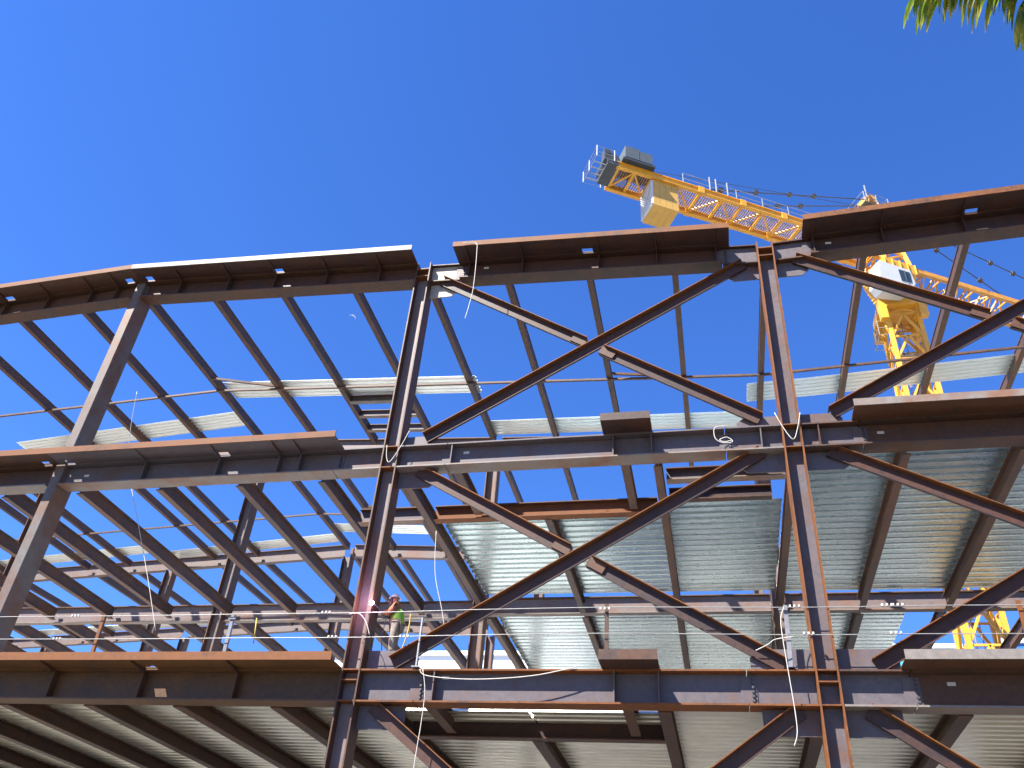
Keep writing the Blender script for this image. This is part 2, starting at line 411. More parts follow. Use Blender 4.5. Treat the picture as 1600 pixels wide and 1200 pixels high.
# lower floor
front_beam('lower floor edge beam left of the tall box column', colx[0][0], colx[0][1], c(L1B), c(L1T), (-40.3, xA), holes=[(xA - .28, xA + .28, 25.8, 26.36)], ribs=[-37, -33.4, -29.6], mats=('brown', 'brown', 'brown'))
front_beam('brown lower floor edge beam with bright rusty lip at the lower left', colx[1][0], colx[1][1], c(L1B), c(L1T), (xA, -11.75), holes=[hh(-18.65), (xA - .28, xA + .28, 25.8, 26.36)], ribs=[-22.4, -18.9, -15.4],
           mats=('fascia', 'fascia', 'fascia'), pm=('fascia', 'rust'), rib_mat='brown')
front_beam('lower floor beam below the welder with a sagging rope and short plate', colx[2][0], colx[2][1], c(L1B), c(L1T), block=(-3.32, -1.6), ribs=[-8.6], mats=('mill', 'rust', 'rust'), stubs=(True, True), pm=('maroon', 'brown'), stickers=[(-8.3, .82)], rib_mat='mill')
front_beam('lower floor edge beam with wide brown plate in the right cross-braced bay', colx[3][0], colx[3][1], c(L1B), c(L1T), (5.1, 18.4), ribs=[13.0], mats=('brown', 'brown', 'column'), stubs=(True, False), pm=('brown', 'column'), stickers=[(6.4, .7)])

# ------------------------------------------------------------------ cross braces
def brace(label, p0, p1, split, cross=None):
    """wide-flange diagonal in the facade plane, web parallel to the facade"""
    p0 = Vector((p0[0], YW, p0[1])); p1 = Vector((p1[0], YW, p1[1])); d = (p1 - p0).normalized()
    up = Vector((-d.z, 0, d.x));
    if up.z < 0: up = -up
    t = thing('cross_brace', label, 'diagonal brace', p0, 'diagonal braces along the front of the frame')
    hd = .215
    parts = [(p0, p1)]
    if split:
        mid = Vector((cross[0], YW, cross[1])); parts = [(p0, mid - d * .42), (mid + d * .42, p1)]
        link('splice_plate', MB().bar(mid - d * 1.0, mid - d * .36, up * .17, Y_ * .09), M['brown'], t, t)
        link('splice_plate', MB().bar(mid + d * .36, mid + d * 1.0, up * .17, Y_ * .09), M['brown'], t, t)
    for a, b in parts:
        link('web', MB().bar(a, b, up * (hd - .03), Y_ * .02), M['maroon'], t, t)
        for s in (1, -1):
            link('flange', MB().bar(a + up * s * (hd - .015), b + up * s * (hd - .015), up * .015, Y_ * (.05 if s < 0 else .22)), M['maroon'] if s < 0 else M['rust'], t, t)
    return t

def crossing(a, b):
    (x1, y1), (x2, y2) = a; (x3, y3), (x4, y4) = b
    dn = (x1 - x2) * (y3 - y4) - (y1 - y2) * (x3 - x4)
    t = ((x1 - x3) * (y3 - y4) - (y1 - y3) * (x3 - x4)) / dn
    return (x1 + t * (x2 - x1), y1 + t * (y2 - y1))
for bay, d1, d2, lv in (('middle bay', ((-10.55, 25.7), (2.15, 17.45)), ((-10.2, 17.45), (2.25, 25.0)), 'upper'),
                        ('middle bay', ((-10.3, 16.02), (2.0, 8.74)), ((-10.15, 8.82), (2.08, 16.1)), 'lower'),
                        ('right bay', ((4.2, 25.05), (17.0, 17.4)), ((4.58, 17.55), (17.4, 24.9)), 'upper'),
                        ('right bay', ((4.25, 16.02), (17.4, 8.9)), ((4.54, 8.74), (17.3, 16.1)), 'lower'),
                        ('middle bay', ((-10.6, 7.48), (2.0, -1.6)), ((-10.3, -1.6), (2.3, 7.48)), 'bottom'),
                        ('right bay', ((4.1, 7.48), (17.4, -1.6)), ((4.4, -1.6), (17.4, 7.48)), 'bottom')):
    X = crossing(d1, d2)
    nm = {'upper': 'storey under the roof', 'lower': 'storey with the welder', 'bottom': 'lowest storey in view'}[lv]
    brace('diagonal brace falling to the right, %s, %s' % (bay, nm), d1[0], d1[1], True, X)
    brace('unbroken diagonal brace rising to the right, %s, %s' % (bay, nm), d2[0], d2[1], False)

# ------------------------------------------------------------------ interior roof: beams, purlins, deck strips
def simple_beam(name, label, cat, p0, p1, depth, fw, mats, group, tf=.04, tw=.03):
    t = thing(name, label, cat, p0, group)
    ibeam(t, p0, p1, depth, fw, tf, tw, tuple(M[k] for k in mats)); return t

bays = list(zip(GX[:-1], GX[1:]))
def zr4(x): return 26.38 - .05 * abs(x + 32.95)
for ri in (1, 2, 3):
    f = zr if ri < 3 else zr4
    sh_ = -7.0 if ri == 3 else 0
    for (a, b) in bays:
        if ri == 1 and a < -60: continue
        a2, b2 = a + sh_ + .34, b + sh_ - .34
        simple_beam('roof_girder', 'roof girder of the %s over the %s' % (ROWN[ri], BAY[(a, b)]), 'steel beam', (a2, YR[ri], f(a2)), (b2, YR[ri], f(b2)), .95, .38, ('web', 'purlin', 'web'), 'roof girders of the back rows', .05)
for ri in (0, 1, 2):
    for (a, b) in bays:
        if ri == 0 and a < -41: continue
        if ri == 1 and a < -60: continue
        if ri == 2 and b > 0: continue
        n = 4; step = (b - a) / n
        for k in range(n):
            x = a + k * step
            if k == 0 and ri == 0 and x < -40: continue
            ya, yb = YR[ri] + .34, YR[ri + 1] - .34
            fb = zr4 if ri == 2 else zr
            z0, z1 = zr(x) + .42, fb(x) + .42
            pos = 'on the column line' if k == 0 else ORD[k - 1] + ' of three'
            lab = 'roof purlin %s, %s, %s' % (pos, BAY[(a, b)], ['front row', 'second row', 'third row'][ri])
            simple_beam('roof_purlin', lab, 'purlin', (x, ya, z0), (x, yb, z1), .48, .25, ('purlin', 'purlin', 'purlin'), 'roof purlins running back from the front', .035, .19)

def deck_sheet(name, label, x0, x1, y0, y1, zf, mat, pitch=.5, hgt=.16, slant=0.0, group=None, nx=None, th=.006):
    """corrugated sheet, ribs along x. zf gives the underside height; slant is dy over the length"""
    prof = []; y = 0.0; L = y1 - y0
    while y < L - 1e-6:
        for dy, dz in ((0, 0), (.19, 0), (.225, 1), (.295, 1)):
            yy = y + dy * pitch / .33
            if yy < L: prof.append((yy, dz * hgt))
        y += pitch
    prof.append((L, 0))
    xs = [x0 + (x1 - x0) * i / max(1, (nx or int((x1 - x0) / 3) or 1)) for i in range((nx or int((x1 - x0) / 3) or 1) + 1)]
    mb = MB(); n = len(prof)
    for x in xs:
        for (py, pz) in prof:
            mb.v.append(Vector((x, y0 + py + slant * (x - x0) / (x1 - x0), zf(x) + pz)))
    for i in range(len(xs) - 1):
        for j in range(n - 1):
            a = i * n + j; mb.f.append((a, a + n, a + n + 1, a + 1))
    o = link(name, mb, M[mat], origin=(x0, y0, zf(x0)))
    so = o.modifiers.new('gauge', 'SOLIDIFY'); so.thickness = th; so.offset = 1
    tag(o, label, 'metal deck', group)
    return o
RT = lambda x: zr(x) + .83
G = 'loose strips of roof deck'
deck_sheet('deck_strip', "bright deck strip on purlins behind the welder's column, upper", -25.7, -11.1, 33.85, 35.35, RT, 'deck_roof', .29, .09, 0.1, G)
deck_sheet('deck_strip', 'white deck strip above the left edge of the upper floor beam', -41.5, -26.2, 37.3, 38.75, RT, 'deck_roof', .29, .09, -.65, G)
deck_sheet('deck_strip', 'pale deck strip behind the short plate of the middle bay', -11.3, 3.0, 38.15, 39.6, RT, 'deck_roof', .29, .09, -.5, G)
deck_sheet('deck_strip', 'blue grey deck strip crossing in front of the crane mast', 2.5, 17.5, 35.3, 36.85, RT, 'deck_roof', .29, .09, -.2, G)
deck_sheet('deck_strip', 'short white deck strip in the second row beside the welder’s column', -25.8, -18.4, 50.8, 52.1, RT, 'deck_roof', .29, .09, .2, G)
deck_sheet('deck_strip', 'long pale deck strip in the second row above the left rear girder', -40.4, -26.2, 53.0, 54.3, RT, 'deck_roof', .29, .09, -.7, G)
deck_sheet('deck_strip', 'farthest left deck strip beside the tall box column', -55, -41, 52.3, 53.6, RT, 'deck_roof', .29, .09, -.6, G)
deck_sheet('deck_strip', 'white deck strip of the third row, seen below the interior floor beam', -47.5, -33, 67.4, 68.5, lambda x: zr4(x) + .83, 'deck_roof', .29, .09, -.7, G)
deck_sheet('deck_strip', "white deck strip of the third row, just behind the welder", -33, -21, 66.2, 67.5, lambda x: zr4(x) + .83, 'deck_roof', .29, .09, .5, G)
deck_sheet('deck_strip', "grey deck strip of the third row at the far left", -62, -47.8, 67.0, 68.3, lambda x: zr4(x) + .83, 'deck_roof', .29, .09, 0, G)
# bridging rods under the purlins
for ya, xs_, lab in ((34.0, (-41, -25.9, -11.4, 3.12, 18), 'long bridging rod under the front row of purlins'), (48.5, (-56, -25.9, -11.4), 'bridging rod under the second row of purlins')):
    mb = MB()
    pts = [(x, ya, zr(x) + .36) for x in xs_]
    for p, q in zip(pts[:-1], pts[1:]): mb.bar(p, q, Y_ * .055, Z_ * .05)
    tag(link('bridging_rod', mb, M['purlin']), lab, 'steel rod')
for xa, xb, ya, yb, lab in ((-25.95, -22.35, 33.0, 33.9, 'short bridging angle between two purlins left of the white strip'), (-4.1, -.5, 33.7, 34.1, 'short bridging angle near the crossing of the middle brace'),
                            (-22.3, -18.7, 47.6, 48.4, 'short bridging angle between purlins of the second row')):
    tag(link('bridging_angle', MB().bar((xa, ya, zr(xa) + .5), (xb, yb, zr(xb) + .5), Y_ * .05, Z_ * .06), M['purlin']), lab, 'steel angle')
for y, k in ((35.55, 'front'), (36.95, 'middle'), (38.4, 'rear')):
    simple_beam('trimmer_beam', "short trimmer beam between two purlins beside the welder's column, %s of three" % k, 'steel beam', (-18.6, y, zr(-18.6) + .42), (-15.1, y, zr(-15.1) + .42), .4, .28, ('mill', 'purlin', 'column'), 'trimmer beams of the roof opening', .035)

# ------------------------------------------------------------------ interior upper floor
L2i = 15.98
for ri in (1, 2):
    for (a, b) in bays:
        if a < -60: continue
        zb = 15.85 if b < -11 else 16.02
        t = simple_beam('floor_girder', 'upper floor girder of the %s in the %s' % (ROWN[ri], BAY[(a, b)]), 'steel beam', (a + .34, YR[ri] + .05, zb), (b - .34, YR[ri] + .05, zb), .92 if b < 0 else .86, .36, ('web', 'purlin', 'column'), 'upper floor girders of the back rows', .05)
fx2 = {0: [(-39.5, 26.5), (-36.1, 26.5), (-32.4, 26.5), (-28.75, 26.5), (-25.1, 26.5), (-21.4, 26.5), (-17.85, 26.5), (-14.35, 26.5), (-11.05, 26.5), (-6.1, 30.2), (-1.5, 26.5), (3.15, 26.5), (6.75, 26.5), (10.4, 26.5), (14.2, 26.5)],
       1: [(-47, 0), (-43.4, 0), (-39.8, 0), (-36.1, 0), (-32.4, 0), (-28.75, 0), (-25.1, 0), (-21.4, 0), (-17.85, 0), (-14.35, 0), (-11.05, 0), (-6.1, 0), (-1.5, 0), (3.15, 0), (6.75, 0), (10.4, 0), (14.2, 0)]}
for ri, lst in fx2.items():
    for i, (x, ys) in enumerate(lst):
        ya = ys if ri == 0 else YR[1] + .36
        yb = YR[ri + 1] - .22
        dark = x > -11.3
        big = x < -11.3
        bayname = [BAY[q] for q in bays if q[0] - .2 <= x < q[1] - .2][0]
        kk = [q for q in lst if [BAY[w] for w in bays if w[0] - .2 <= q[0] < w[1] - .2][0] == bayname]
        simple_beam('floor_beam', 'upper floor beam, %s from left, %s, %s' % (ORD[kk.index((x, ys))], bayname, ['front row', 'second row'][ri]), 'steel beam',
                    (x, ya, 15.98), (x, yb, 15.98), .6, .28, ('purlin', 'purlin', 'purlin'), 'upper floor beams running back from the front', .045)
# trimmers around the openings
simple_beam('header_beam', 'rust orange header beam along the front edge of the upper deck', 'steel beam', (-10.8, 30.05, 16.0), (-1.75, 30.05, 16.0), .62, .4, ('rust', 'brown', 'rust'), None)
simple_beam('header_beam', "grey header beam behind the welder's column, upper floor", 'steel beam', (-14.1, 30.05, 16.0), (-11.3, 30.05, 16.0), .62, .4, ('mill', 'brown', 'column'), None)
simple_beam('header_beam', 'short header beam just left of the right braced column', 'steel beam', (-1.25, 27.65, 16.0), (2.9, 27.65, 16.0), .5, .36, ('mill', 'brown', 'column'), None)
simple_beam('header_beam', 'small header beam at the front corner of the upper deck', 'steel beam', (-1.25, 29.3, 16.1), (2.5, 29.3, 16.1), .5, .3, ('maroon', 'brown', 'brown'), None)
for x, k in ((-8.9, 'left'), (-2.65, 'right')):
    simple_beam('stub_beam', 'short beam from the upper front beam back to the orange header, %s' % k, 'steel beam', (x, 26.5, 16.1), (x, 29.8, 16.1), .5, .3, ('purlin', 'purlin', 'purlin'), 'short beams at the openings', .04)
    simple_beam('stub_beam', 'short beam from the lower front beam back to its dark header, %s' % k, 'steel beam', (x, 26.5, 7.6), (x, 29.4, 7.55), .55, .32, ('brown', 'brown', 'brown'), 'short beams at the openings', .04)
c17 = c(16.6)
GD = 'upper floor deck fields'
deck_sheet('floor_deck', 'bright upper deck field between orange header and second column row', -10.85, -6.15, 31.1, 39.0, c17, 'deck', group=GD)
deck_sheet('floor_deck', 'upper deck field in the middle of the cross-braced bay, grey', -6.05, -1.55, 31.1, 39.0, c17, 'deck', group=GD)
deck_sheet('floor_deck', 'upper deck field reaching left of the right braced column', -1.45, 2.95, 30.3, 39.0, c17, 'deck', group=GD)
deck_sheet('floor_deck', 'dark upper deck field just right of the right braced column', 3.25, 6.7, 26.6, 39.15, c17, 'deck', group=GD)
deck_sheet('floor_deck', 'dark upper deck field under the right cross brace', 6.8, 10.35, 26.6, 39.15, c17, 'deck', group=GD)
deck_sheet('floor_deck', 'dark upper deck field at the right edge', 10.45, 18.5, 26.6, 39.15, c17, 'deck', group=GD)
deck_sheet('floor_deck', 'white rear deck field behind the second column row, right of the welder', -10.85, -6.15, 40.75, 54.0, c17, 'deck', group=GD)
deck_sheet('floor_deck', 'rear deck field behind the tall post with the short plate', -6.05, -1.55, 40.75, 54.0, c17, 'deck', group=GD)
deck_sheet('floor_deck', 'rear deck field left of the right braced column', -1.45, 3.1, 40.75, 54.0, c17, 'deck', group=GD)
deck_sheet('floor_deck', 'dark rear deck field right of the right braced column', 3.2, 9.0, 40.75, 50.0, c17, 'deck', group=GD)

# ------------------------------------------------------------------ interior lower floor
GL = 'lower floor beams running back from the front'
lx = [(-38.5, 26.5), (-35, 26.5), (-31.55, 26.5), (-28.1, 26.5), (-24.6, 26.5), (-21.15, 26.5), (-17.7, 26.5), (-14.12, 26.5), (-10.75, 26.5), (-6.05, 29.95), (-1.55, 26.5), (2.95, 26.5), (6.7, 26.5), (10.4, 26.5), (14.2, 26.5)]
for i, (x, ys) in enumerate(lx):
    bayname = [BAY[q] for q in bays if q[0] - .2 <= x + .4 < q[1] + .2][0]
    kk = [q for q in lx if [BAY[w] for w in bays if w[0] - .2 <= q[0] + .4 < w[1] + .2][0] == bayname]
    simple_beam('floor_beam', 'lower floor beam under beige deck, %s from left, %s' % (ORD[kk.index((x, ys))], bayname), 'steel beam', (x, ys, 7.5), (x, 39.8, 7.5), .52, .38, ('brown', 'brown', 'brown'), GL, .045)
simple_beam('header_beam', 'dark header beam below the lower deck in the middle bay', 'steel beam', (-10.5, 29.85, 7.5), (-1.75, 29.85, 7.5), .62, .4, ('maroon', 'brown', 'brown'), None)
for (a, b) in bays[2:]:
    simple_beam('floor_girder', 'lower floor girder of the second row in the %s' % BAY[(a, b)], 'steel beam', (a + .34, YR[1], 7.5), (b - .34, YR[1], 7.5), .95, .5, ('web', 'purlin', 'column'), 'lower floor girders', .05)
c8 = c(8.035)
GB = 'lower floor deck fields'
for i, (xa, xb, ya, lab) in enumerate(((-40.2, -24.65, 26.5, 'beige lower deck field at the far lower left'), (-24.55, -21.2, 26.5, 'beige lower deck field under the rusty edge plate, leftmost whole one'),
                        (-21.1, -17.75, 26.5, 'beige lower deck field under the bright square on the edge beam'), (-17.65, -14.17, 26.5, "beige lower deck field second left of the welder's column foot"),
                        (-14.07, -10.8, 26.5, "beige lower deck field directly left of the welder's column foot"), (-10.7, -6.1, 28.5, 'beige lower deck field behind the dark header, left half'),
                        (-6.0, -1.6, 28.5, 'beige lower deck field behind the dark header, right half'), (-1.5, 2.9, 26.5, 'beige lower deck field left of the right column foot'),
                        (3.0, 6.65, 26.5, 'beige lower deck field right of the right column foot'), (6.75, 18.4, 26.5, 'beige lower deck field at the lower right corner'))):
    deck_sheet('floor_deck', lab, xa, xb, ya, 40 if xa > 2.5 else 50, c8, 'deck_low', group=GB)

# ------------------------------------------------------------------ safety lines, posts, ropes
def rope(name, label, pts, r, mat, cat='rope', group=None, sub=6, n=6):
    P = [Vector(p) for p in pts]; out = []
    if len(P) > 2:
        for i in range(len(P) - 1):
            p0 = P[max(i - 1, 0)]; p1 = P[i]; p2 = P[i + 1]; p3 = P[min(i + 2, len(P) - 1)]
            for k in range(sub):
                t = k / sub
                out.append(.5 * ((2 * p1) + (p2 - p0) * t + (2 * p0 - 5 * p1 + 4 * p2 - p3) * t * t + (3 * p1 - p0 - 3 * p2 + p3) * t ** 3))
        out.append(P[-1])
    else: out = P
    return tag(link(name, MB().tube(out, r, n), M[mat], smooth=True), label, cat, group)
YC = 25.72
for z, lab in ((10.42, 'upper safety wire strung along the welder’s floor'), (9.58, 'lower safety wire strung along the welder’s floor')):
    pts = [(x, YC, z + .05 * math.sin(x * 1.7)) for x in (-30, -25.9, -20, -15, -11.4, -7, -3, 0, 3.1, 6, 10, 18.3)]
    t = rope('safety_wire', lab, pts, .014, 'wire', 'safety wire', 'safety wires')
    for x in ((-22.5, -12.8, -3.4, 2.3, 4.9, 5.2) if z > 10 else (-22.9, -12.4, -9.9, 2.6, 5.0)):
        for dx in (0, .13, .26): link('wire_clamp', MB().box((x + dx, YC - .035, z - .03), (x + dx + .05, YC + .035, z + .04)), M['tagw'], t)
for (x, z0, z1, lean, lab, mt) in ((-3.2, 8.6, 10.62, .0, 'rusty safety post beside the short plate of the lower beam', 'brown'), (2.15, 8.6, 10.5, .05, 'grey safety post just left of the right braced column', 'grey'),
                                   (-21.2, 8.6, 10.5, -.06, 'rust brown safety post, leftmost one on the rusty lip', 'rust'), (-16.1, 8.6, 10.45, -.05, 'grey safety post with a yellow strap to its right', 'grey'),
                                   (8.62, 8.6, 10.55, .0, 'rust brown safety post at the right edge of the frame', 'rust'), (-9.25, 8.6, 10.3, .0, 'thin grey safety post right of the welder', 'lightsteel')):
    t = thing('safety_post', lab, 'post', (x, YC + .1, z0), 'safety posts along the lower floor')
    w = .06 if mt != 'lightsteel' else .022
    link('upright', MB().bar((x, YC + .14, z0), (x + lean, YC + .14, z1), X_ * w, Y_ * .05), M[mt], t, t)
    link('foot', MB().box((x - .12, YC + .0, z0), (x + .12, YC + .3, z0 + .03)), M[mt], t, t)
    if mt == 'grey': link('wire_bracket', MB().box((x - .16, YC + .05, z1 - .2), (x + .1, YC + .089, z1 - .12)), M['grey'], t, t)
rope('rope', 'pale rope hanging off the roof edge beam near its left end', [(-9.39, 24.8, 26.62), (-8.8, 24.8, 26.55), (-8.67, 24.75, 25.9), (-8.62, 24.75, 23.89), (-8.71, 24.75, 22.85), (-8.8, 24.75, 22.21)], .015, 'rope')
rope('rope', 'pale rope looped round the right braced column at the upper floor', [(2.63, 25.7, 17.44), (2.87, 25.7, 16.76), (3.12, 25.7, 16.32), (3.31, 25.7, 16.73), (3.47, 25.7, 17.38)], .015, 'rope')
rope('rope', 'coil of white rope on the upper beam left of the right braced column', [(.97, 25.72, 17.02), (.57, 25.7, 16.95), (.56, 25.7, 16.52), (.81, 25.7, 16.32), (1.13, 25.7, 16.35), (.95, 25.7, 16.54), (.7, 25.7, 16.45), (.85, 25.7, 16.36), (1.1, 25.7, 16.4)], .015, 'rope')
rope('rope', "pale rope tied round the welder's column at the upper floor", [(-10.75, 25.7, 17.6), (-11.0, 25.7, 16.9), (-11.31, 25.68, 16.25), (-11.48, 25.7, 16.44), (-11.56, 25.7, 17.0)], .015, 'rope')
rope('rope', 'pale rope sagging along the lower beam in the middle bay', [(-9.06, 25.7, 8.5), (-8.77, 25.7, 8.3), (-7.28, 25.7, 8.2), (-5.47, 25.7, 8.31), (-4.1, 25.74, 8.6)], .015, 'rope')
rope('rope', 'white rope hanging straight down below the lower beam', [(-8.96, 25.7, 8.5), (-8.8, 25.7, 7.83), (-8.79, 25.7, 6.87), (-8.82, 25.7, 6.23), (-8.85, 25.7, 5.2)], .013, 'rope')
rope('rope', 'white rope hanging from the grey post beside the right braced column', [(2.13, 25.5, 10.3), (2.01, 25.5, 9.98), (1.99, 25.5, 9.5), (2.04, 25.5, 8.38), (2.09, 25.5, 7.31), (2.08, 25.5, 6.72), (1.96, 25.5, 6.37)], .014, 'rope')
rope('rope', 'short loose rope end on the lower wire left of the grey post', [(1.2, 25.5, 9.0), (1.56, 25.5, 9.18), (1.79, 25.5, 9.33), (2.3, 25.55, 9.42)], .014, 'rope')
rope('rope', 'white rope curling over the column in front of the welder', [(-11.75, 25.6, 10.3), (-11.53, 25.6, 10.33), (-11.35, 25.6, 10.29), (-11.1, 25.6, 10.02), (-10.91, 25.62, 9.6)], .013, 'rope')
rope('thin_line', 'thin white line hanging below the upper floor edge, left of the welder', [(-23.19, 27, 16.53), (-21.86, 27, 14.14), (-20.82, 27, 12.23), (-19.85, 27, 10.34)], .012, 'rope')
rope('thin_line', 'thin white line hanging behind the lower brace of the middle bay', [(-9.6, 27, 14.0), (-9.43, 27, 12.35), (-9.03, 27, 11.04), (-8.8, 27, 10.2)], .012, 'rope')
rope('thin_line', 'thin wire hanging beside the tall box column', [(-24.6, 26.8, 21.4), (-24.2, 26.8, 19.5), (-23.6, 26.8, 17.3)], .01, 'wire')
rope('strap', 'yellow strap hanging beside the grey safety post', [(-15.38, 26.1, 10.4), (-15.26, 26.1, 9.5)], .02, 'strap', 'strap')
rope('strap', "yellow strap hanging behind the welder's back", [(-9.93, 26.5, 10.63), (-9.93, 26.5, 10.07), (-10.1, 26.5, 9.2)], .024, 'strap', 'strap')

# ------------------------------------------------------------------ tower crane
CA = R(30); CD = Vector((math.cos(CA), math.sin(CA), 0)); CN = Vector((-math.sin(CA), math.cos(CA), 0)); C0 = Vector((14.4, 50.15, 0))
def cp(s, n, z): return C0 + CD * s + CN * n + Z_ * z
crane = thing('tower_crane', 'yellow tower crane with white cab rising behind the steel frame', 'crane', (C0.x, C0.y, GZ))
def cpart(name, mb, mat, parent=None, smooth=False): return link(name, mb, M[mat], parent or crane, parent or crane, smooth)
def cbox(mb, s0, s1, n0, n1, z0, z1):
    return mb.bar(cp(s0, (n0 + n1) / 2, (z0 + z1) / 2), cp(s1, (n0 + n1) / 2, (z0 + z1) / 2), CN * (n1 - n0) / 2, Z_ * (z1 - z0) / 2)
hw = 1.0; zt_ = 41.5
mb = MB(); lat = MB()
for sx in (-1, 1):
    for sy in (-1, 1): mb.box((C0.x + sx * hw - .14, C0.y + sy * hw - .14, GZ), (C0.x + sx * hw + .14, C0.y + sy * hw + .14, zt_))
z = GZ; st = 1.95; i = 0
while z < zt_ - .3:
    z2 = min(z + st, zt_)
    for k, (ax, ay, bx, by) in enumerate(((-1, -1, 1, -1), (1, -1, 1, 1), (1, 1, -1, 1), (-1, 1, -1, -1))):
        p = Vector((C0.x + ax * hw, C0.y + ay * hw, 0)); q = Vector((C0.x + bx * hw, C0.y + by * hw, 0))
        lat.strut(p + Z_ * z2, q + Z_ * z2, .06)
        mid = (p + q) / 2
        lat.strut(p + Z_ * z, mid + Z_ * z2, .075); lat.strut(q + Z_ * z, mid + Z_ * z2, .075)
    z = z2; i += 1
cpart('mast_chords', mb, 'yellow'); cpart('mast_lattice', lat, 'yellow')
lad = MB()
for sx in (-.2, .2): lad.strut((C0.x + sx, C0.y + .6, GZ), (C0.x + sx, C0.y + .6, zt_), .03)
for k in range(90): lad.strut((C0.x - .2, C0.y + .6, GZ + .4 + k * .48), (C0.x + .2, C0.y + .6, GZ + .4 + k * .48), .02)
for zz in (38.0, 31.0, 24.0): lad.box((C0.x - .85, C0.y - .2, zz), (C0.x + .85, C0.y + .85, zz + .05))
cpart('ladder', lad, 'lightsteel')
mb = MB(); mb.box((C0.x - 1.45, C0.y - 1.45, 41.5), (C0.x + 1.45, C0.y + 1.45, 42.25))
for sx in (-1, 1):
    for sy in (-1, 1): mb.box((C0.x + sx * 1.28 - .25, C0.y + sy * 1.28 - .25, 40.4), (C0.x + sx * 1.28 + .25, C0.y + sy * 1.28 + .25, 41.49))
cpart('climbing_collar', mb, 'yellow')
mb = MB(); mb.tube([(C0.x, C0.y, 42.26), (C0.x, C0.y, 42.9)], 1.2, 24); cpart('slewing_ring', mb, 'yellowd')
mb = MB()
for (a0, z0, a1, z1) in ((.9, 42.91, 1.3, 45.0), (1.3, 45.01, 1.3, 45.9)):
    vs = [cp(sx * a0, sy * a0, z0) for sx, sy in ((-1, -1), (1, -1), (1, 1), (-1, 1))] + [cp(sx * a1, sy * a1, z1) for sx, sy in ((-1, -1), (1, -1), (1, 1), (-1, 1))]
    mb.add(vs, [(3, 2, 1, 0), (4, 5, 6, 7), (0, 1, 5, 4), (1, 2, 6, 5), (2, 3, 7, 6), (3, 0, 4, 7)])
for k in range(5): mb.strut(cp(-1.3 + .65 * k, -1.32, 45.0), cp(-1.3 + .65 * k, -1.32, 45.9), .05)
cpart('turntable', mb, 'yellow')
mb = MB()                                            # climbing platform rail at the left
for zz in (39.4, 40.0, 40.6): mb.tube([(C0.x - 1.0, C0.y - .9, zz), (C0.x - 1.75, C0.y - .9, zz), (C0.x - 1.75, C0.y + .9, zz), (C0.x - 1.0, C0.y + .9, zz)], .025, 5)
for yy in (-.9, 0, .9): mb.strut((C0.x - 1.75, C0.y + yy, 39.4), (C0.x - 1.75, C0.y + yy, 40.6), .025)
cpart('side_railing', mb, 'lightsteel')
# cab
mb = MB(); prof = [(-1.35, 43.75), (-1.0, 43.25), (1.15, 43.75), (1.65, 44.6), (1.5, 45.75), (-1.0, 45.85)]; cs, cz = -1.95, -2.0
mb.prism([cp(s + cs, -2.45, z + cz) for s, z in prof], CN * 1.15); cab = cpart('cab', mb, 'white')
mb = MB(); mb.prism([cp(s + cs, -2.48, z + cz) for s, z in ((.5, 44.45), (1.35, 44.55), (1.38, 45.5), (.45, 45.5))], CN * .025); cpart('window', mb, 'glass', cab)
mb = MB(); mb.prism([cp(s + cs, -2.35, z + cz) for s, z in ((1.52, 44.25), (1.7, 44.6), (1.58, 45.55), (1.53, 45.55))], CN * .95); cpart('windscreen', mb, 'glass', cab)
mb = MB(); mb.strut(cp(.92 + cs, -2.5, 44.5 + cz), cp(.9 + cs, -2.5, 45.5 + cz), .03); cpart('window_bar', mb, 'darkgrey', cab)
mb = MB(); cbox(mb, -2.9, -.5, -1.29, -.8, 43.3, 43.5); cpart('cab_bracket', mb, 'yellowd')
# tower head
mb = MB(); b0, b1, zb0, zb1 = 1.1, .42, 45.91, 53.0
for sx in (-1, 1):
    for sy in (-1, 1): mb.strut(cp(sx * b0, sy * b0, zb0), cp(sx * b1 - .2, sy * b1, zb1), .15)
for k in range(6):
    t0, t1 = k / 6, (k + 1) / 6
    f = lambda t, sx, sy: cp(sx * (b0 + (b1 - b0) * t) - .2 * t, sy * (b0 + (b1 - b0) * t), zb0 + (zb1 - zb0) * t)
    for (ax, ay, bx, by) in ((-1, -1, 1, -1), (1, -1, 1, 1), (1, 1, -1, 1), (-1, 1, -1, -1)):
        mb.strut(f(t0, ax, ay), f(t1, bx, by), .06); mb.strut(f(t1, ax, ay), f(t1, bx, by), .06)
cpart('tower_head', mb, 'yellow')
mb = MB(); cbox(mb, -1.3, .9, -.95, .95, 52.2, 52.27); mb2 = MB()
for s in (-1.3, -.2, .9):
    for n in (-.95, .95): mb2.strut(cp(s, n, 52.2), cp(s, n, 53.3), .03)
for zz in (52.75, 53.3): mb2.tube([cp(-1.3, -.95, zz), cp(.9, -.95, zz), cp(.9, .95, zz), cp(-1.3, .95, zz), cp(-1.3, -.95, zz)], .025, 5)
for s, n, h in ((-.9, -.8, 54.3), (.8, .7, 54.5), (.3, -.4, 53.9), (-.3, .3, 53.8)): mb2.strut(cp(s, n, 52.3), cp(s, n, h), .045)
cbox(mb2, .74, .86, .6, .8, 54.3, 54.6)
cpart('head_platform', mb, 'grey_paint'); cpart('head_railing', mb2, 'lightsteel')
mb = MB(); cbox(mb, -.75, .35, -.5, .5, 52.95, 53.45); mb.tube([cp(-.2, -.6, 53.3), cp(-.2, .6, 53.3)], .4, 14); cpart('head_sheaves', mb, 'yellowd')
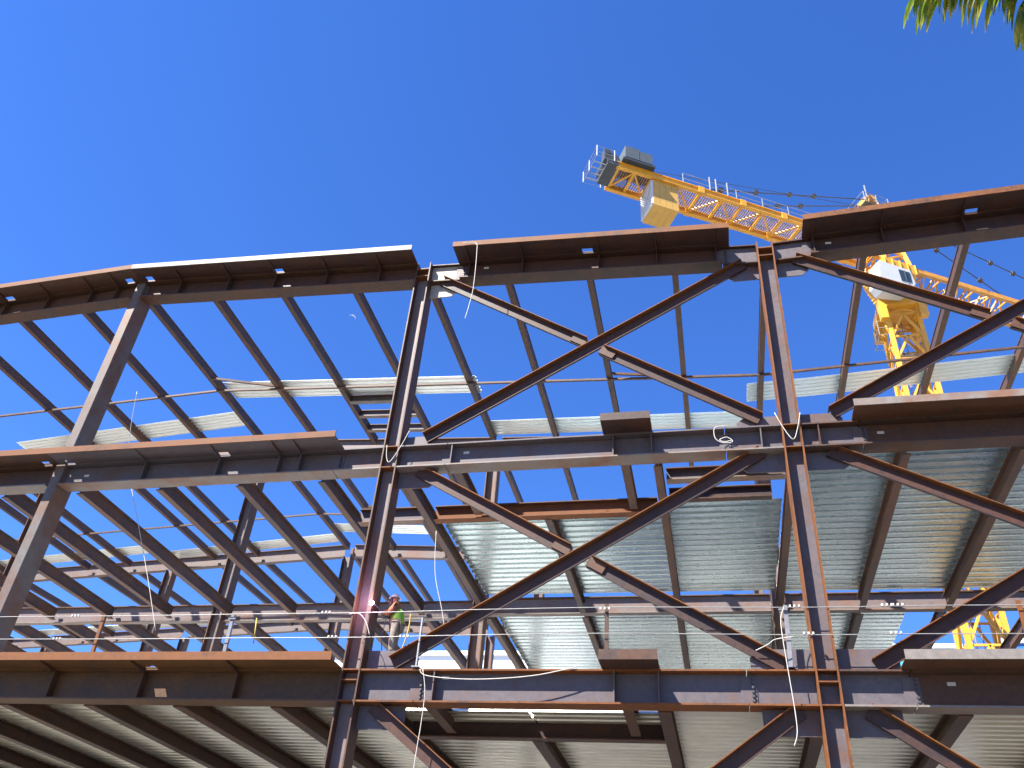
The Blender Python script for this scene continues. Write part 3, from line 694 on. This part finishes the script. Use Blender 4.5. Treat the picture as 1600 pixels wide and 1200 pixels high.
# counter jib
nA, nB, zc = -.85, 1.2, 47.1; s0, s1 = -22.0, -1.2
mb = MB()
for n in (nA, nB):
    cbox(mb, s0, s1, n - .13, n + .13, zc, zc + .07); cbox(mb, s0, s1, n - .13, n + .13, zc + .47, zc + .54); cbox(mb, s0, s1, n - .04, n + .04, zc + .071, zc + .469)
for s in (-15.6, -12.3, -9.0, -5.8, -2.8):
    for n in (nA, nB): cbox(mb, s - .22, s + .22, n - .17, n + .17, zc - .03, zc + .58)
cpart('counter_jib_chords', mb, 'yellow')
mb = MB(); sl = [-21.8, -20.6, -19.3, -17.3, -15.6, -13.9, -12.3, -10.6, -9.0, -7.4, -5.8, -4.3, -2.8, -1.4]
for i, s in enumerate(sl):
    mb.strut(cp(s, nA + .13, zc + .2), cp(s, nB - .13, zc + .2), .1)
    if i + 1 < len(sl):
        a, b = (nA, nB) if i % 2 else (nB, nA)
        sg = .13 if a < b else -.13
        mb.strut(cp(s, a + sg, zc + .2), cp(sl[i + 1], b - sg, zc + .2), .06)
cpart('counter_jib_bracing', mb, 'yellow')
mb = MB()
for k in range(118):
    ss = -21.9 + k * .172
    if -19.3 < ss < -17.2:
        if mb.v: cpart('walkway', mb, 'walk'); mb = MB()
        continue
    cbox(mb, ss, ss + .085, nA + .14, nB - .14, zc + .42, zc + .45)
cpart('walkway', mb, 'walk')
mb = MB()
for n in (nA - .1, nB + .1):
    for k in range(8): mb.strut(cp(-17 + k * 2.1, n, zc + .55), cp(-17 + k * 2.1, n, zc + 1.4), .024)
    for zz in (.95, 1.48): mb.strut(cp(-17, n, zc + zz), cp(-2, n, zc + zz), .014)
for s, n in ((-23.6, -1.2), (-23.6, .2), (-23.6, 1.3), (-22.3, -1.2), (-22.3, 1.3)): mb.strut(cp(s, n, zc + .1), cp(s, n, zc + 1.2), .035)
for zz in (.15, .6, 1.15): mb.tube([cp(-22.2, -1.2, zc + zz), cp(-23.6, -1.2, zc + zz), cp(-23.6, 1.3, zc + zz), cp(-22.2, 1.3, zc + zz)], .018, 5)
for n in (-.7, -.2, .3, .8): mb.strut(cp(-23.6, n, zc + .1), cp(-22, n, zc + .1), .03)
for s in (-14.9, -14.4, -13.5): mb.strut(cp(s, nA - .1, zc + .55), cp(s, nA - .1, zc + 1.9), .04)
cpart('walkway_railing', mb, 'lightsteel')
mb = MB()
wbox = MB(); cbox(wbox, -21.5, -20.45, -1.25, .1, zc + .95, zc + 2.1); cbox(wbox, -20.4, -19.45, -1.25, .1, zc + .95, zc + 1.95); wh = cpart('winch_housing', wbox, 'grey_paint')
mb = MB(); cbox(mb, -21.7, -19.3, -1.35, .4, zc + .56, zc + .74); cpart('winch_base', mb, 'darkgrey')
mb = MB()
for k in range(7): mb.tube([cp(-21.35 + k * .2, -1.1, zc + .76), cp(-21.35 + k * .2, -1.1, zc + .94)], .12, 8)
cpart('winch_fittings', mb, 'darkgrey')
mb = MB(); mb.tube([cp(-22.3, -.9, zc + .75), cp(-22.3, .9, zc + .75)], .55, 16); cbox(mb, -22.7, -21.9, -1.0, 1.0, zc + .05, zc + .45); cbox(mb, -22.9, -22.4, -.9, -.3, zc + .5, zc + 1.6)
cpart('winch_drum', mb, 'darkgrey')
mb = MB(); cbox(mb, -21.7, -21.3, .2, .9, zc + .9, zc + 1.5); cpart('motor', mb, 'rust')
mb = MB()
for k in range(4): cbox(mb, -19.25 + k * .47, -19.25 + k * .47 + .455, -.8, 1.05, 44.6, 47.05)
cw = cpart('counterweight', mb, 'concblock')
mb = MB()
for a, b in (((-.7, 44.7), (-.7, 47.0)), ((.95, 44.7), (.95, 47.0)), ((-.7, 44.7), (.95, 44.7)), ((-.7, 47), (.95, 47)), ((-.7, 44.7), (.95, 47)), ((-.7, 47), (.95, 44.7))):
    mb.strut(cp(-19.32, a[0], a[1]), cp(-19.32, b[0], b[1]), .07)
mb.bar(cp(-19.285, .125, 45.85), cp(-19.255, .125, 45.85), CN * .92, Z_ * 1.2)
cpart('counterweight_frame', mb, 'white', cw)
# jib (triangular lattice boom)
jn0, jn1, jnt, jz, jzt = -.45, 1.75, .65, 46.4, 48.0
mb = MB(); s0, s1 = 1.5, 44.0
for n, zz in ((jn0, jz), (jn1, jz)): mb.strut(cp(s0, n, zz), cp(s1, n, zz), .13)
mb.strut(cp(s0, jnt, jzt), cp(s1, jnt, jzt), .12)
cpart('jib_chords', mb, 'yellowd')
mb = MB(); k = 0; s = s0; st = 1.5
while s < s1 - .1:
    for n in (jn0, jn1):
        mb.strut(cp(s, n, jz), cp(s + st / 2, jnt, jzt), .065); mb.strut(cp(s + st / 2, jnt, jzt), cp(s + st, n, jz), .065)
    mb.strut(cp(s, jn0, jz), cp(s, jn1, jz), .055)
    mb.strut(cp(s, jn0 if k % 2 else jn1, jz), cp(s + st, jn1 if k % 2 else jn0, jz), .045)
    s += st; k += 1
cpart('jib_lattice', mb, 'yellowd')
# pendant ties with joint blocks
def tie(p, q, fr):
    mb = MB(); p = Vector(p); q = Vector(q); mb.tube([p, q], .045, 6)
    for f in fr:
        m = p.lerp(q, f); d = (q - p).normalized(); mb.strut(m - d * .16, m + d * .16, .14)
    cpart('pendant_tie', mb, 'cable')
tie(cp(-15.4, -.8, 47.7), cp(-.6, -.5, 53.1), (.1, .3, .5, .65))
tie(cp(-14.3, .35, 47.6), cp(-.6, .3, 53.2), (.2, .43, .58))
tie(cp(-.2, -.1, 53.3), cp(11.7, .6, 48.0), (.42, .5, .82))
tie(cp(-.2, .3, 53.6), cp(30, .65, 48.0), (.38, .45))
mb = MB(); mb.tube([cp(-20.3, 0, zc + 1.6), cp(-.3, .1, 53.0)], .022, 5); cpart('hoist_rope', mb, 'cable')

# ------------------------------------------------------------------ the welder
PB = Vector((-10.4, 26.6, 9.12))                   # between the soles, drawing units
K = 1.16
def skin_mesh(name, verts, edges, radii, mat, parent, sub=2, root=0):
    o3 = parent_world(parent)
    me = bpy.data.meshes.new(name); me.from_pydata([Vector(v) * K for v in verts], edges, []); me.materials.append(mat)
    o = bpy.data.objects.new(name, me); COL.objects.link(o); o.parent = parent
    sk = o.modifiers.new('skin', 'SKIN'); sk.use_smooth_shade = True
    me.skin_vertices.new() if not me.skin_vertices else None
    for i, r in enumerate(radii):
        rx, ry = r if isinstance(r, tuple) else (r, r)
        me.skin_vertices[0].data[i].radius = (rx * K, ry * K); me.skin_vertices[0].data[i].use_root = (i == root)
    sb = o.modifiers.new('smooth', 'SUBSURF'); sb.levels = sub; sb.render_levels = sub
    return o
person = thing('person', 'welder in white hard hat, brown jacket and lime vest, arms reaching to the column', 'person', PB)
M['skin'] = plain('skin_tone', (.25, .13, .09), .5, 0, .06)
M['jacket'] = plain('brown_jacket', (.16, .06, .022), .85, 0, .25, 14)
M['vest'] = plain('lime_vest', (.13, .32, .02), .8, 0, .12, 14)
M['trousers'] = plain('khaki_trousers', (.15, .135, .1), .9, 0, .3, 16)
M['glove'] = plain('blue_grey_glove', (.08, .11, .17), .8, 0, .2, 14)
M['boot'] = plain('dark_boot', (.05, .04, .035), .7)
M['hat'] = plain('white_hard_hat', (.5, .47, .4), .35, 0, .05)
M['mask'] = plain('welding_mask_dark', (.06, .035, .04), .4)
J = dict(pel=(0, 0, .86), sp=(-.02, 0, 1.02), ch=(-.055, 0, 1.2), nk=(-.1, 0, 1.37), hd=(-.145, 0, 1.47), ht=(-.15, 0, 1.57),
         shl=(-.06, .17, 1.29), ell=(-.16, .22, 1.08), wrl=(-.33, .1, 1.12), shr=(-.06, -.17, 1.29), elr=(-.17, -.22, 1.06), wrr=(-.36, -.1, 1.14),
         hpl=(.0, .09, .82), knl=(-.06, .11, .45), anl=(.05, .12, .09), tol=(-.1, .13, .04), hpr=(.0, -.09, .82), knr=(-.03, -.1, .45), anr=(.02, -.11, .09), tor=(-.13, -.12, .04))
names = list(J); ix = {n: i for i, n in enumerate(names)}
verts = [J[n] for n in names]
edges = [('pel', 'sp'), ('sp', 'ch'), ('ch', 'nk'), ('nk', 'hd'), ('hd', 'ht'), ('ch', 'shl'), ('shl', 'ell'), ('ell', 'wrl'), ('ch', 'shr'), ('shr', 'elr'), ('elr', 'wrr'),
         ('pel', 'hpl'), ('hpl', 'knl'), ('knl', 'anl'), ('anl', 'tol'), ('pel', 'hpr'), ('hpr', 'knr'), ('knr', 'anr'), ('anr', 'tor')]
edges = [(ix[a], ix[b]) for a, b in edges]
rad = dict(pel=(.13, .1), sp=(.12, .095), ch=(.14, .1), nk=.055, hd=(.085, .095), ht=(.07, .08), shl=.06, ell=.045, wrl=.03, shr=.06, elr=.045, wrr=.03, hpl=.085, knl=.058, anl=.04, tol=.035, hpr=.085, knr=.058, anr=.04, tor=.035)
radii = [rad[n] for n in names]
def hand(wr, dirx, side):
    """palm and five fingers beyond the wrist, curled round the torch"""
    global verts, edges, radii
    w = Vector(J[wr]); d = Vector(dirx).normalized(); up = Vector((0, 0, 1)); lat_ = d.cross(up).normalized() * side
    pi = len(verts); verts.append(tuple(w + d * .045)); radii.append((.03, .018)); edges.append((ix[wr], pi))
    for k, (off, ln) in enumerate(((-.026, .062), (-.009, .07), (.009, .066), (.026, .052))):
        a = len(verts); base = w + d * .085 + up * -off
        verts.append(tuple(base)); radii.append(.0095); edges.append((pi, a))
        m1 = base + d * ln * .5 + lat_ * .006; verts.append(tuple(m1)); radii.append(.009); edges.append((a, a + 1))
        m2 = m1 + d * ln * .12 + lat_ * ln * .42; verts.append(tuple(m2)); radii.append(.0075); edges.append((a + 1, a + 2))
    a = len(verts); t1 = w + d * .05 + up * .035 + lat_ * .012; t2 = t1 + d * .03 + lat_ * .03
    verts.append(tuple(t1)); radii.append(.011); edges.append((pi, a)); verts.append(tuple(t2)); radii.append(.009); edges.append((a, a + 1))
HL = (-1, -.25, .15); HR = (-1, .25, .2)
hand('wrl', HL, -1); hand('wrr', HR, 1)
body = skin_mesh('body', verts, edges, radii, M['skin'], person)
def sub(name, keys, links, rr, mat, lv=2, par=None):
    id_ = {k: i for i, k in enumerate(keys)}
    return skin_mesh(name, [J[k] if isinstance(k, str) else k for k in keys], [(id_[a], id_[b]) for a, b in links], rr, mat, par or person, lv)
sub('jacket', ['sp', 'ch', 'nk', 'shl', 'ell', 'wrl', 'shr', 'elr', 'wrr', 'pel'], [('pel', 'sp'), ('sp', 'ch'), ('ch', 'nk'), ('ch', 'shl'), ('shl', 'ell'), ('ell', 'wrl'), ('ch', 'shr'), ('shr', 'elr'), ('elr', 'wrr')],
    [.125, .125, .1, .1, .085, .065, .1, .085, .065, .125], M['jacket'])
v0, v1, v2, v3 = (.01, 0, .86), (.0, 0, 1.0), (-.03, 0, 1.13), (-.05, 0, 1.24)
sub('vest', [v0, v1, v2, v3], [(v0, v1), (v1, v2), (v2, v3)], [.165, .18, .185, .15], M['vest'])
sub('trousers', ['pel', 'hpl', 'knl', 'anl', 'hpr', 'knr', 'anr'], [('pel', 'hpl'), ('hpl', 'knl'), ('knl', 'anl'), ('pel', 'hpr'), ('hpr', 'knr'), ('knr', 'anr')], [.15, .12, .1, .09, .12, .1, .09], M['trousers'])
for s in ('l', 'r'):
    sub('boot', ['an' + s, 'to' + s], [('an' + s, 'to' + s)], [.055, .042], M['boot'])
    w = Vector(J['wr' + s]); d = Vector(HL if s == 'l' else HR).normalized()
    a, b, e = tuple(w - d * .09), tuple(w), tuple(w + d * .08)
    sub('glove', [a, b, e], [(a, b), (b, e)], [.056, .042, (.042, .03)], M['glove'])
    sd = 1 if s == 'l' else -1
    ea = (J['hd'][0] + .005, sd * .088, 1.475); eb = (J['hd'][0] + .01, sd * .1, 1.5)
    sub('ear', [ea, eb], [(ea, eb)], [.018, .016], M['skin'], 1)
# face: nose, brow, mouth under the raised shield
hx, hz = J['hd'][0], J['hd'][2]
na, nb = (hx - .085, 0, hz + .03), (hx - .108, 0, hz - .005); sub('nose', [na, nb], [(na, nb)], [.012, .018], M['skin'], 1)
for sd in (-1, 1):
    ea, eb = (hx - .083, sd * .03, hz + .025), (hx - .08, sd * .045, hz + .025); sub('eye', [ea, eb], [(ea, eb)], [.01, .009], M['boot'], 1)
ma, mb_ = (hx - .086, -.022, hz - .045), (hx - .086, .022, hz - .045); sub('mouth', [ma, mb_], [(ma, mb_)], [.008, .008], M['jacket'], 1)
def local(name, vs, fs, mat, smooth=True):
    me = bpy.data.meshes.new(name); me.from_pydata([Vector(v) * K for v in vs], [], fs); me.materials.append(mat)
    o = bpy.data.objects.new(name, me); COL.objects.link(o); o.parent = person
    for p in me.polygons: p.use_smooth = smooth
    bm = bmesh.new(); bm.from_mesh(me); bmesh.ops.recalc_face_normals(bm, faces=bm.faces); bm.to_mesh(me); bm.free()
    so = o.modifiers.new('thick', 'SOLIDIFY'); so.thickness = .006
    return o
# hard hat: dome with brim
vs = []; fs = []; rings = [(.128, -.012, .145), (.108, .0, .108), (.104, .035, .104), (.088, .075, .088), (.055, .1, .055), (.012, .11, .012)]
n = 20
for rx, h, ry in rings:
    for k in range(n):
        t = 2 * math.pi * k / n; vs.append((hx - .0 + rx * 1.1 * math.cos(t) - (.02 if h < 0 and math.cos(t) < 0 else 0), ry * math.sin(t), hz + .075 + h))
for i in range(len(rings) - 1):
    for k in range(n): a = i * n + k; b_ = i * n + (k + 1) % n; fs.append((a, b_, b_ + n, a + n))
fs.append(tuple((len(rings) - 1) * n + k for k in range(n)))
local('hard_hat', vs, fs, M['hat'])
# curved welding shield in front of the face
vs = []; fs = []; mrows, mcols = 6, 9
for i in range(mrows):
    zz = hz + .085 - i * .042; rr = .125 - .01 * max(0, i - 3)
    for j in range(mcols):
        t = math.pi * (-.42 + .84 * j / (mcols - 1)); vs.append((hx - .02 - rr * math.cos(t) * 1.05, rr * math.sin(t) * .85, zz))
for i in range(mrows - 1):
    for j in range(mcols - 1): a = i * mcols + j; fs.append((a, a + 1, a + mcols + 1, a + mcols))
local('welding_shield', vs, fs, M['mask'])
# hood at the back of the head and neck
ha, hb = (hx + .02, 0, hz + .04), (hx + .045, 0, hz - .12); sub('hood', [ha, hb], [(ha, hb)], [(.095, .1), (.09, .1)], M['jacket'])
# torch held in the hands, and the arc
mpl = lambda p: (PB.x + K * p[0] / S, PB.y + K * p[1] / S, PB.z + K * p[2] / S)
arc = Vector((-11.05, 25.66, 10.72))
mb = MB(); mb.tube([mpl((-.36, -.02, 1.17)), mpl((-.46, -.05, 1.2)), arc + Vector((.05, .03, 0))], .03, 8, .016); mb.tube([mpl((-.36, -.02, 1.17)), mpl((-.3, -.02, 1.0)), mpl((-.33, -.04, .6)), mpl((-.25, -.05, .05))], .014, 6)
tag(link('welding_torch', mb, M['cable'], smooth=True), 'black welding torch and cable in the gloved hands of the welder', 'torch')
mat, nt, b = new_mat('welding_arc_light'); b.inputs['Emission Color'].default_value = (1, .6, 1, 1); b.inputs['Emission Strength'].default_value = 40
me = bpy.data.meshes.new('welding_arc'); bm = bmesh.new(); bmesh.ops.create_icosphere(bm, subdivisions=2, radius=.075 * S); bm.to_mesh(me); bm.free(); me.materials.append(mat)
o = bpy.data.objects.new('welding_arc', me); COL.objects.link(o); o.location = W(arc)
tag(o, "glowing pink white welding arc on the welder's column", 'welding arc')
me = bpy.data.lights.new('arc_glow', 'POINT'); me.energy = 15; me.color = (1, .6, 1); me.shadow_soft_size = .06
o = bpy.data.objects.new('arc_glow', me); COL.objects.link(o); o.location = W(arc + Vector((.02, -.12, .05)))
# plank and brackets the welder stands on
t = thing('work_platform', "narrow plank on brackets under the welder's boots", 'platform', (-10.5, 26.6, 9.1))
link('plank', MB().box((-10.98, 26.32, 9.06), (-9.6, 26.9, 9.115)), M['brown'], t, t)
for x in (-10.8, -9.8): link('bracket', MB().box((x - .03, 26.36, L1T), (x + .03, 26.8, 9.059)), M['maroon'], t, t)

# ------------------------------------------------------------------ palm at the upper right
M['leaf'], nt, b = new_mat('palm_leaf')
v, oi = coords(nt, (1, 1, 1)); nn = N(nt, 'ShaderNodeTexNoise', i_Scale=2.6, i_Detail=4.0); nt.links.new(v, nn.inputs['Vector'])
rp = N(nt, 'ShaderNodeValToRGB'); rp.color_ramp.elements[0].position = .35; rp.color_ramp.elements[0].color = (.06, .12, .018, 1)
rp.color_ramp.elements[1].position = .65; rp.color_ramp.elements[1].color = (.5, .42, .08, 1); e = rp.color_ramp.elements.new(.5); e.color = (.2, .27, .03, 1)
nt.links.new(nn.outputs[0], rp.inputs[0]); nt.links.new(rp.outputs[0], b.inputs['Base Color']); b.inputs['Roughness'].default_value = .28
tr = N(nt, 'ShaderNodeBsdfTranslucent'); nt.links.new(rp.outputs[0], tr.inputs[0])
mx = N(nt, 'ShaderNodeMixShader'); mx.inputs[0].default_value = .4; nt.links.new(b.outputs[0], mx.inputs[1]); nt.links.new(tr.outputs[0], mx.inputs[2])
nt.links.new(mx.outputs[0], nt.nodes['Material Output'].inputs['Surface'])
M['bark'] = plain('palm_bark', (.25, .2, .15), .9, 0, .3, 6)
PC = Vector((8.4, 9.9, 16.2))                       # crown
palm = thing('palm_tree', 'palm with yellow green drooping fronds at the upper right corner', 'palm tree', (9.2, 10.3, GZ))
mb = MB(); mb.tube([(9.2, 10.3, GZ), (9.15, 10.3, 4), (8.9, 10.15, 10), (8.5, 9.95, 15), PC], .34, 14, .2); link('trunk', mb, M['bark'], palm, palm, True)
rnd = random.Random(5)
def frond(tip, sag, nl, ll, seed, up=1.2):
    rr = random.Random(seed); mb = MB(); a = PC.copy(); tip = Vector(tip); ctrl = a.lerp(tip, .45) + Vector((0, 0, up))
    P = lambda t: a * (1 - t) ** 2 + ctrl * 2 * t * (1 - t) + tip * t * t
    mb.tube([P(i / 12) for i in range(13)], .05, 6, .012)
    for i in range(nl):
        t = .18 + .82 * i / (nl - 1); p = P(t); d = (P(min(1, t + .02)) - P(t - .02)).normalized()
        side = d.cross(Z_).normalized()
        for s in (-1, 1):
            L_ = ll * (.55 + .6 * math.sin(math.pi * min(1, .15 + t * .8))) * rr.uniform(.8, 1.15)
            dr = (side * s * rr.uniform(.35, .8) + d * rr.uniform(.3, .75) - Z_ * rr.uniform(.25, .7)).normalized()
            w = rr.uniform(.05, .085); seg = 5; q = p.copy(); nrm = dr.cross(Z_).normalized(); vs = []
            for k in range(seg + 1):
                u = k / seg; ww = w * (math.sin(math.pi * min(.97, .12 + u * .86)) ** .7)
                fold = Z_ * ww * .45
                vs += [q - nrm * ww + fold * .5, q - fold * .5, q + nrm * ww + fold * .5]
                dr = (dr - Z_ * sag * rr.uniform(.7, 1.3) * (u + .3)).normalized(); q = q + dr * L_ / seg
            fs = []
            for k in range(seg):
                b0 = k * 3; fs += [(b0, b0 + 1, b0 + 4, b0 + 3), (b0 + 1, b0 + 2, b0 + 5, b0 + 4)]
            mb.add(vs, fs)
    link('frond', mb, M['leaf'], palm, palm)
frond((4.1, 8.6, 14.25), .3, 62, 1.3, 1, 1.0)
frond((5.85, 9.4, 14.4), .28, 50, 1.25, 2, 1.3)
frond((5.6, 7.2, 14.6), .26, 32, 1.3, 3, 1.3)
for k, (dx, dy, dz) in enumerate(((3.5, 2, -1.5), (1.5, 4, -.8), (.8, 3.6, 3.4), (3.6, -2, -.5), (.6, -4, -1.8), (-1.8, -3.0, 2.6), (2, 1, 3.4), (3.9, .3, .8))):
    frond(PC + Vector((dx, dy, dz)), .28, 28, 1.3, 20 + k, 1.5)

# ------------------------------------------------------------------ far buildings, ground, moon
M['facade_white'] = plain('white_render', (.82, .82, .82), .6, 0, .04, .6)
M['pane_blue'] = plain('pale_blue_glazing', (.42, .58, .72), .15, 0, .1, .3)
M['pane_deep'] = plain('deep_blue_glazing', (.04, .14, .36), .12, 0, .15, .4)
M['pane_teal'] = plain('teal_glazing', (.06, .33, .45), .15, 0, .15, .4)
def building(name, label, x0, x1, y0, y1, ztop, storey, wall, pane, band=.45, tilt=0):
    t = thing(name, label, 'building', (x0, y0, GZ))
    link('wall', MB().box((x0, y0, GZ), (x1, y1, ztop)), M[wall], t, t)
    z = ztop - storey * .75; k = 0
    while z > GZ + storey and k < 9:
        mb = MB(); nx = int((x1 - x0) / 3.2); w = (x1 - x0 - 1.2) / nx
        for i in range(nx): mb.box((x0 + .6 + i * w + .12, y0 - .06, z), (x0 + .6 + (i + 1) * w - .12, y0 - .004, z + storey * band))
        link('window_band', mb, M[pane], t, t); z -= storey; k += 1
    mb = MB(); mb.box((x0 - .3, y0 - .3, ztop + .003), (x1 + .3, y1 + .3, ztop + .5)); link('parapet', mb, M[wall], t, t)
    mb = MB(); mb.box((x0 + 4, y0 + 5, ztop + .5), (x0 + 9, y0 + 11, ztop + 2.2)); link('roof_plant_room', mb, M[wall], t, t)
    return t
building('white_building', 'bright white building with pale blue windows far behind the welder', -47, -14, 95, 115, 33.0, 4.2, 'facade_white', 'pane_blue')
building('glass_building', 'deep blue glazed building with white bands behind the crane mast', 33.6, 62, 110, 130, 39.6, 2.1, 'facade_white', 'pane_deep', .72)
building('glass_building', 'teal glazed building seen left of the crane mast foot', 15, 26.2, 100, 115, 35.4, 3.2, 'facade_white', 'pane_teal', .8)

mat, nt, b = new_mat('site_ground'); L = nt.links.new
tc = N(nt, 'ShaderNodeTexCoord'); n1 = N(nt, 'ShaderNodeTexNoise', i_Scale=.05, i_Detail=10.0, i_Roughness=.7); n2 = N(nt, 'ShaderNodeTexNoise', i_Scale=1.5, i_Detail=8.0)
L(tc.outputs['Object'], n1.inputs['Vector']); L(tc.outputs['Object'], n2.inputs['Vector'])
rp = N(nt, 'ShaderNodeValToRGB'); rp.color_ramp.elements[0].position = .3; rp.color_ramp.elements[0].color = (.15, .138, .115, 1); rp.color_ramp.elements[1].position = .7; rp.color_ramp.elements[1].color = (.24, .222, .19, 1)
mxx = N(nt, 'ShaderNodeMath', operation='MULTIPLY_ADD'); mxx.inputs[1].default_value = .4; L(n2.outputs[0], mxx.inputs[0]); 
sc_ = N(nt, 'ShaderNodeMath', operation='MULTIPLY'); sc_.inputs[1].default_value = .6; L(n1.outputs[0], sc_.inputs[0]); L(sc_.outputs[0], mxx.inputs[2])
L(mxx.outputs[0], rp.inputs[0]); L(rp.outputs[0], b.inputs['Base Color']); b.inputs['Roughness'].default_value = .95
bp = N(nt, 'ShaderNodeBump', i_Strength=.4, i_Distance=.1); L(n2.outputs[0], bp.inputs['Height']); L(bp.outputs[0], b.inputs['Normal'])
me = bpy.data.meshes.new('ground'); me.from_pydata([(-4000, -4000, 0), (4000, -4000, 0), (4000, 4000, 0), (-4000, 4000, 0)], [], [(0, 1, 2, 3)]); me.materials.append(mat)
o = bpy.data.objects.new('ground', me); COL.objects.link(o); structure(o)

# the street in front of the site, and an added slab on the lower floor
M['asphalt'] = plain('asphalt', (.045, .045, .048), .9, 0, .25, 2.0)
M['kerb'] = plain('kerb_concrete', (.28, .27, .25), .9, 0, .1, 2.0)
structure(link('road', MB().box((-900, -14, GZ - .1), (900, 19, GZ + .005)), M['asphalt'], origin=(0, 0, GZ)))
structure(link('pavement', MB().box((-900, 19, GZ - .1), (900, 22.5, GZ + .14)), M['kerb'], origin=(0, 19, GZ)))
mb = MB()
for k in range(-60, 60): mb.box((k * 7.0, 2.4, GZ + .009), (k * 7.0 + 3.2, 2.56, GZ + .013))
structure(link('road_marking', mb, M['white'], origin=(0, 2.4, GZ)))
M['slab'] = plain('added_bounce_concrete', (.55, .54, .51), .9, 0, .1, .8)  # unseen pale reflector, added to brighten the deck undersides above
mb = MB(); mb.box((-40, 26.6, 8.3), (-10.9, 58, 8.58)); mb.box((-10.897, 29.6, 8.3), (-1.5, 58, 8.578)); mb.box((-1.497, 26.6, 8.3), (3.1, 50, 8.58)); mb.box((3.103, 26.6, 8.3), (18.3, 40, 8.578))
structure(link('bounce_slab', mb, M['slab'], origin=(-40, 26.6, 8.3)))

M['dim_reflection_sheet'] = plain('dark_reflected_ground', (.08, .08, .078), .95, 0, .3, 1.2)
structure(link('dim_reflection_sheet', MB().box((2.5, 38, GZ - .1), (90, 98, GZ + .006)), M['dim_reflection_sheet'], origin=(2.5, 38, GZ)))  # unseen dark ground sheet, added to darken reflections in the right decks

# ------------------------------------------------------------------ camera
f_px = 1337.87; yaw, pitch, roll = .261485, .632303, .0871684
fw = Vector((-math.sin(yaw) * math.cos(pitch), math.cos(yaw) * math.cos(pitch), math.sin(pitch)))
r0 = Vector((math.cos(yaw), math.sin(yaw), 0)); u0 = r0.cross(fw)
rt = math.cos(roll) * r0 + math.sin(roll) * u0; up = -math.sin(roll) * r0 + math.cos(roll) * u0
cam = bpy.data.cameras.new('camera'); cam.sensor_width = 36; cam.sensor_fit = 'HORIZONTAL'; cam.lens = f_px / 1600 * 36; cam.clip_end = 12000; cam.clip_start = .1
co = bpy.data.objects.new('camera', cam); COL.objects.link(co)
mt4 = Matrix((rt, up, -fw)).transposed().to_4x4(); mt4.translation = Vector((0, 0, EYE)); co.matrix_world = mt4
scene.camera = co

# moon: thin crescent far away
mdir = (fw + rt * ((550 - 800) / f_px) - up * ((497 - 600) / f_px)).normalized(); mc = mdir * 1500 / S
mr = 1500 / S * .0042; mb = MB(); a_ = rt * .55 + up * .84; b_ = rt * .84 - up * .55
outer = [mc + a_ * mr * math.cos(t) + b_ * mr * math.sin(t) for t in [(-1.45 + 2.9 * i / 20) for i in range(21)]]
inner = [mc + a_ * mr * (.62 * math.cos(t)) + b_ * mr * math.sin(t) for t in [(-1.45 + 2.9 * i / 20) for i in range(21)]][::-1]
mb.prism(outer + inner, mdir * mr * .3)
mat, nt, b = new_mat('moon_dust'); b.inputs['Base Color'].default_value = (.75, .75, .75, 1); b.inputs['Roughness'].default_value = 1
ts = N(nt, 'ShaderNodeBsdfTransparent'); ms = N(nt, 'ShaderNodeMixShader'); ms.inputs[0].default_value = .55
nt.links.new(b.outputs[0], ms.inputs[1]); nt.links.new(ts.outputs[0], ms.inputs[2]); nt.links.new(ms.outputs[0], nt.nodes['Material Output'].inputs['Surface'])
o = link('moon', mb, mat); tag(o, 'faint crescent moon in the blue sky left of the welder’s column', 'moon')

# ------------------------------------------------------------------ sky and sun
SUN_DIR = Vector((.55, .59, -1)).normalized()       # the way light travels
elev = math.asin(-SUN_DIR.z); azim = math.atan2(-SUN_DIR.x, -SUN_DIR.y)
w = bpy.data.worlds.new('World'); scene.world = w; w.use_nodes = True; nt = w.node_tree; L = nt.links.new
bg = nt.nodes['Background']; sky = N(nt, 'ShaderNodeTexSky', sky_type='NISHITA'); sky.sun_disc = False; sky.sun_elevation = elev; sky.sun_rotation = azim
sky.altitude = 0; sky.air_density = 1.0; sky.dust_density = 0.0; sky.ozone_density = 5.0
hs = N(nt, 'ShaderNodeHueSaturation', i_Saturation=1.15, i_Value=1.0); L(sky.outputs[0], hs.inputs['Color'])
tn = N(nt, 'ShaderNodeMix', data_type='RGBA', blend_type='MULTIPLY'); tn.inputs[0].default_value = 1; tn.inputs[7].default_value = (.58, .68, .99, 1)
tc = N(nt, 'ShaderNodeTexCoord'); sx = N(nt, 'ShaderNodeSeparateXYZ'); L(tc.outputs['Generated'], sx.inputs[0])
el = N(nt, 'ShaderNodeMapRange'); el.inputs['From Min'].default_value = .25; el.inputs['From Max'].default_value = .95; el.inputs['To Min'].default_value = 1.0; el.inputs['To Max'].default_value = .95; L(sx.outputs[2], el.inputs['Value'])
t2 = N(nt, 'ShaderNodeMix', data_type='RGBA', blend_type='MULTIPLY'); t2.inputs[0].default_value = 1; L(tn.outputs[2], t2.inputs[6]); L(el.outputs[0], t2.inputs[7])
L(hs.outputs[0], tn.inputs[6]); L(t2.outputs[2], bg.inputs['Color'])
bg.inputs['Strength'].default_value = .075
sl_ = bpy.data.lights.new('sun', 'SUN'); sl_.energy = 5.0; sl_.angle = R(.5); sl_.color = (1, .955, .88)
so = bpy.data.objects.new('sun', sl_); COL.objects.link(so); so.rotation_euler = SUN_DIR.to_track_quat('-Z', 'Y').to_euler()
scene.view_settings.view_transform = 'Standard'; scene.view_settings.look = 'None'; scene.view_settings.gamma = 1; scene.view_settings.use_curve_mapping = False
scene.view_settings.exposure = 2.0
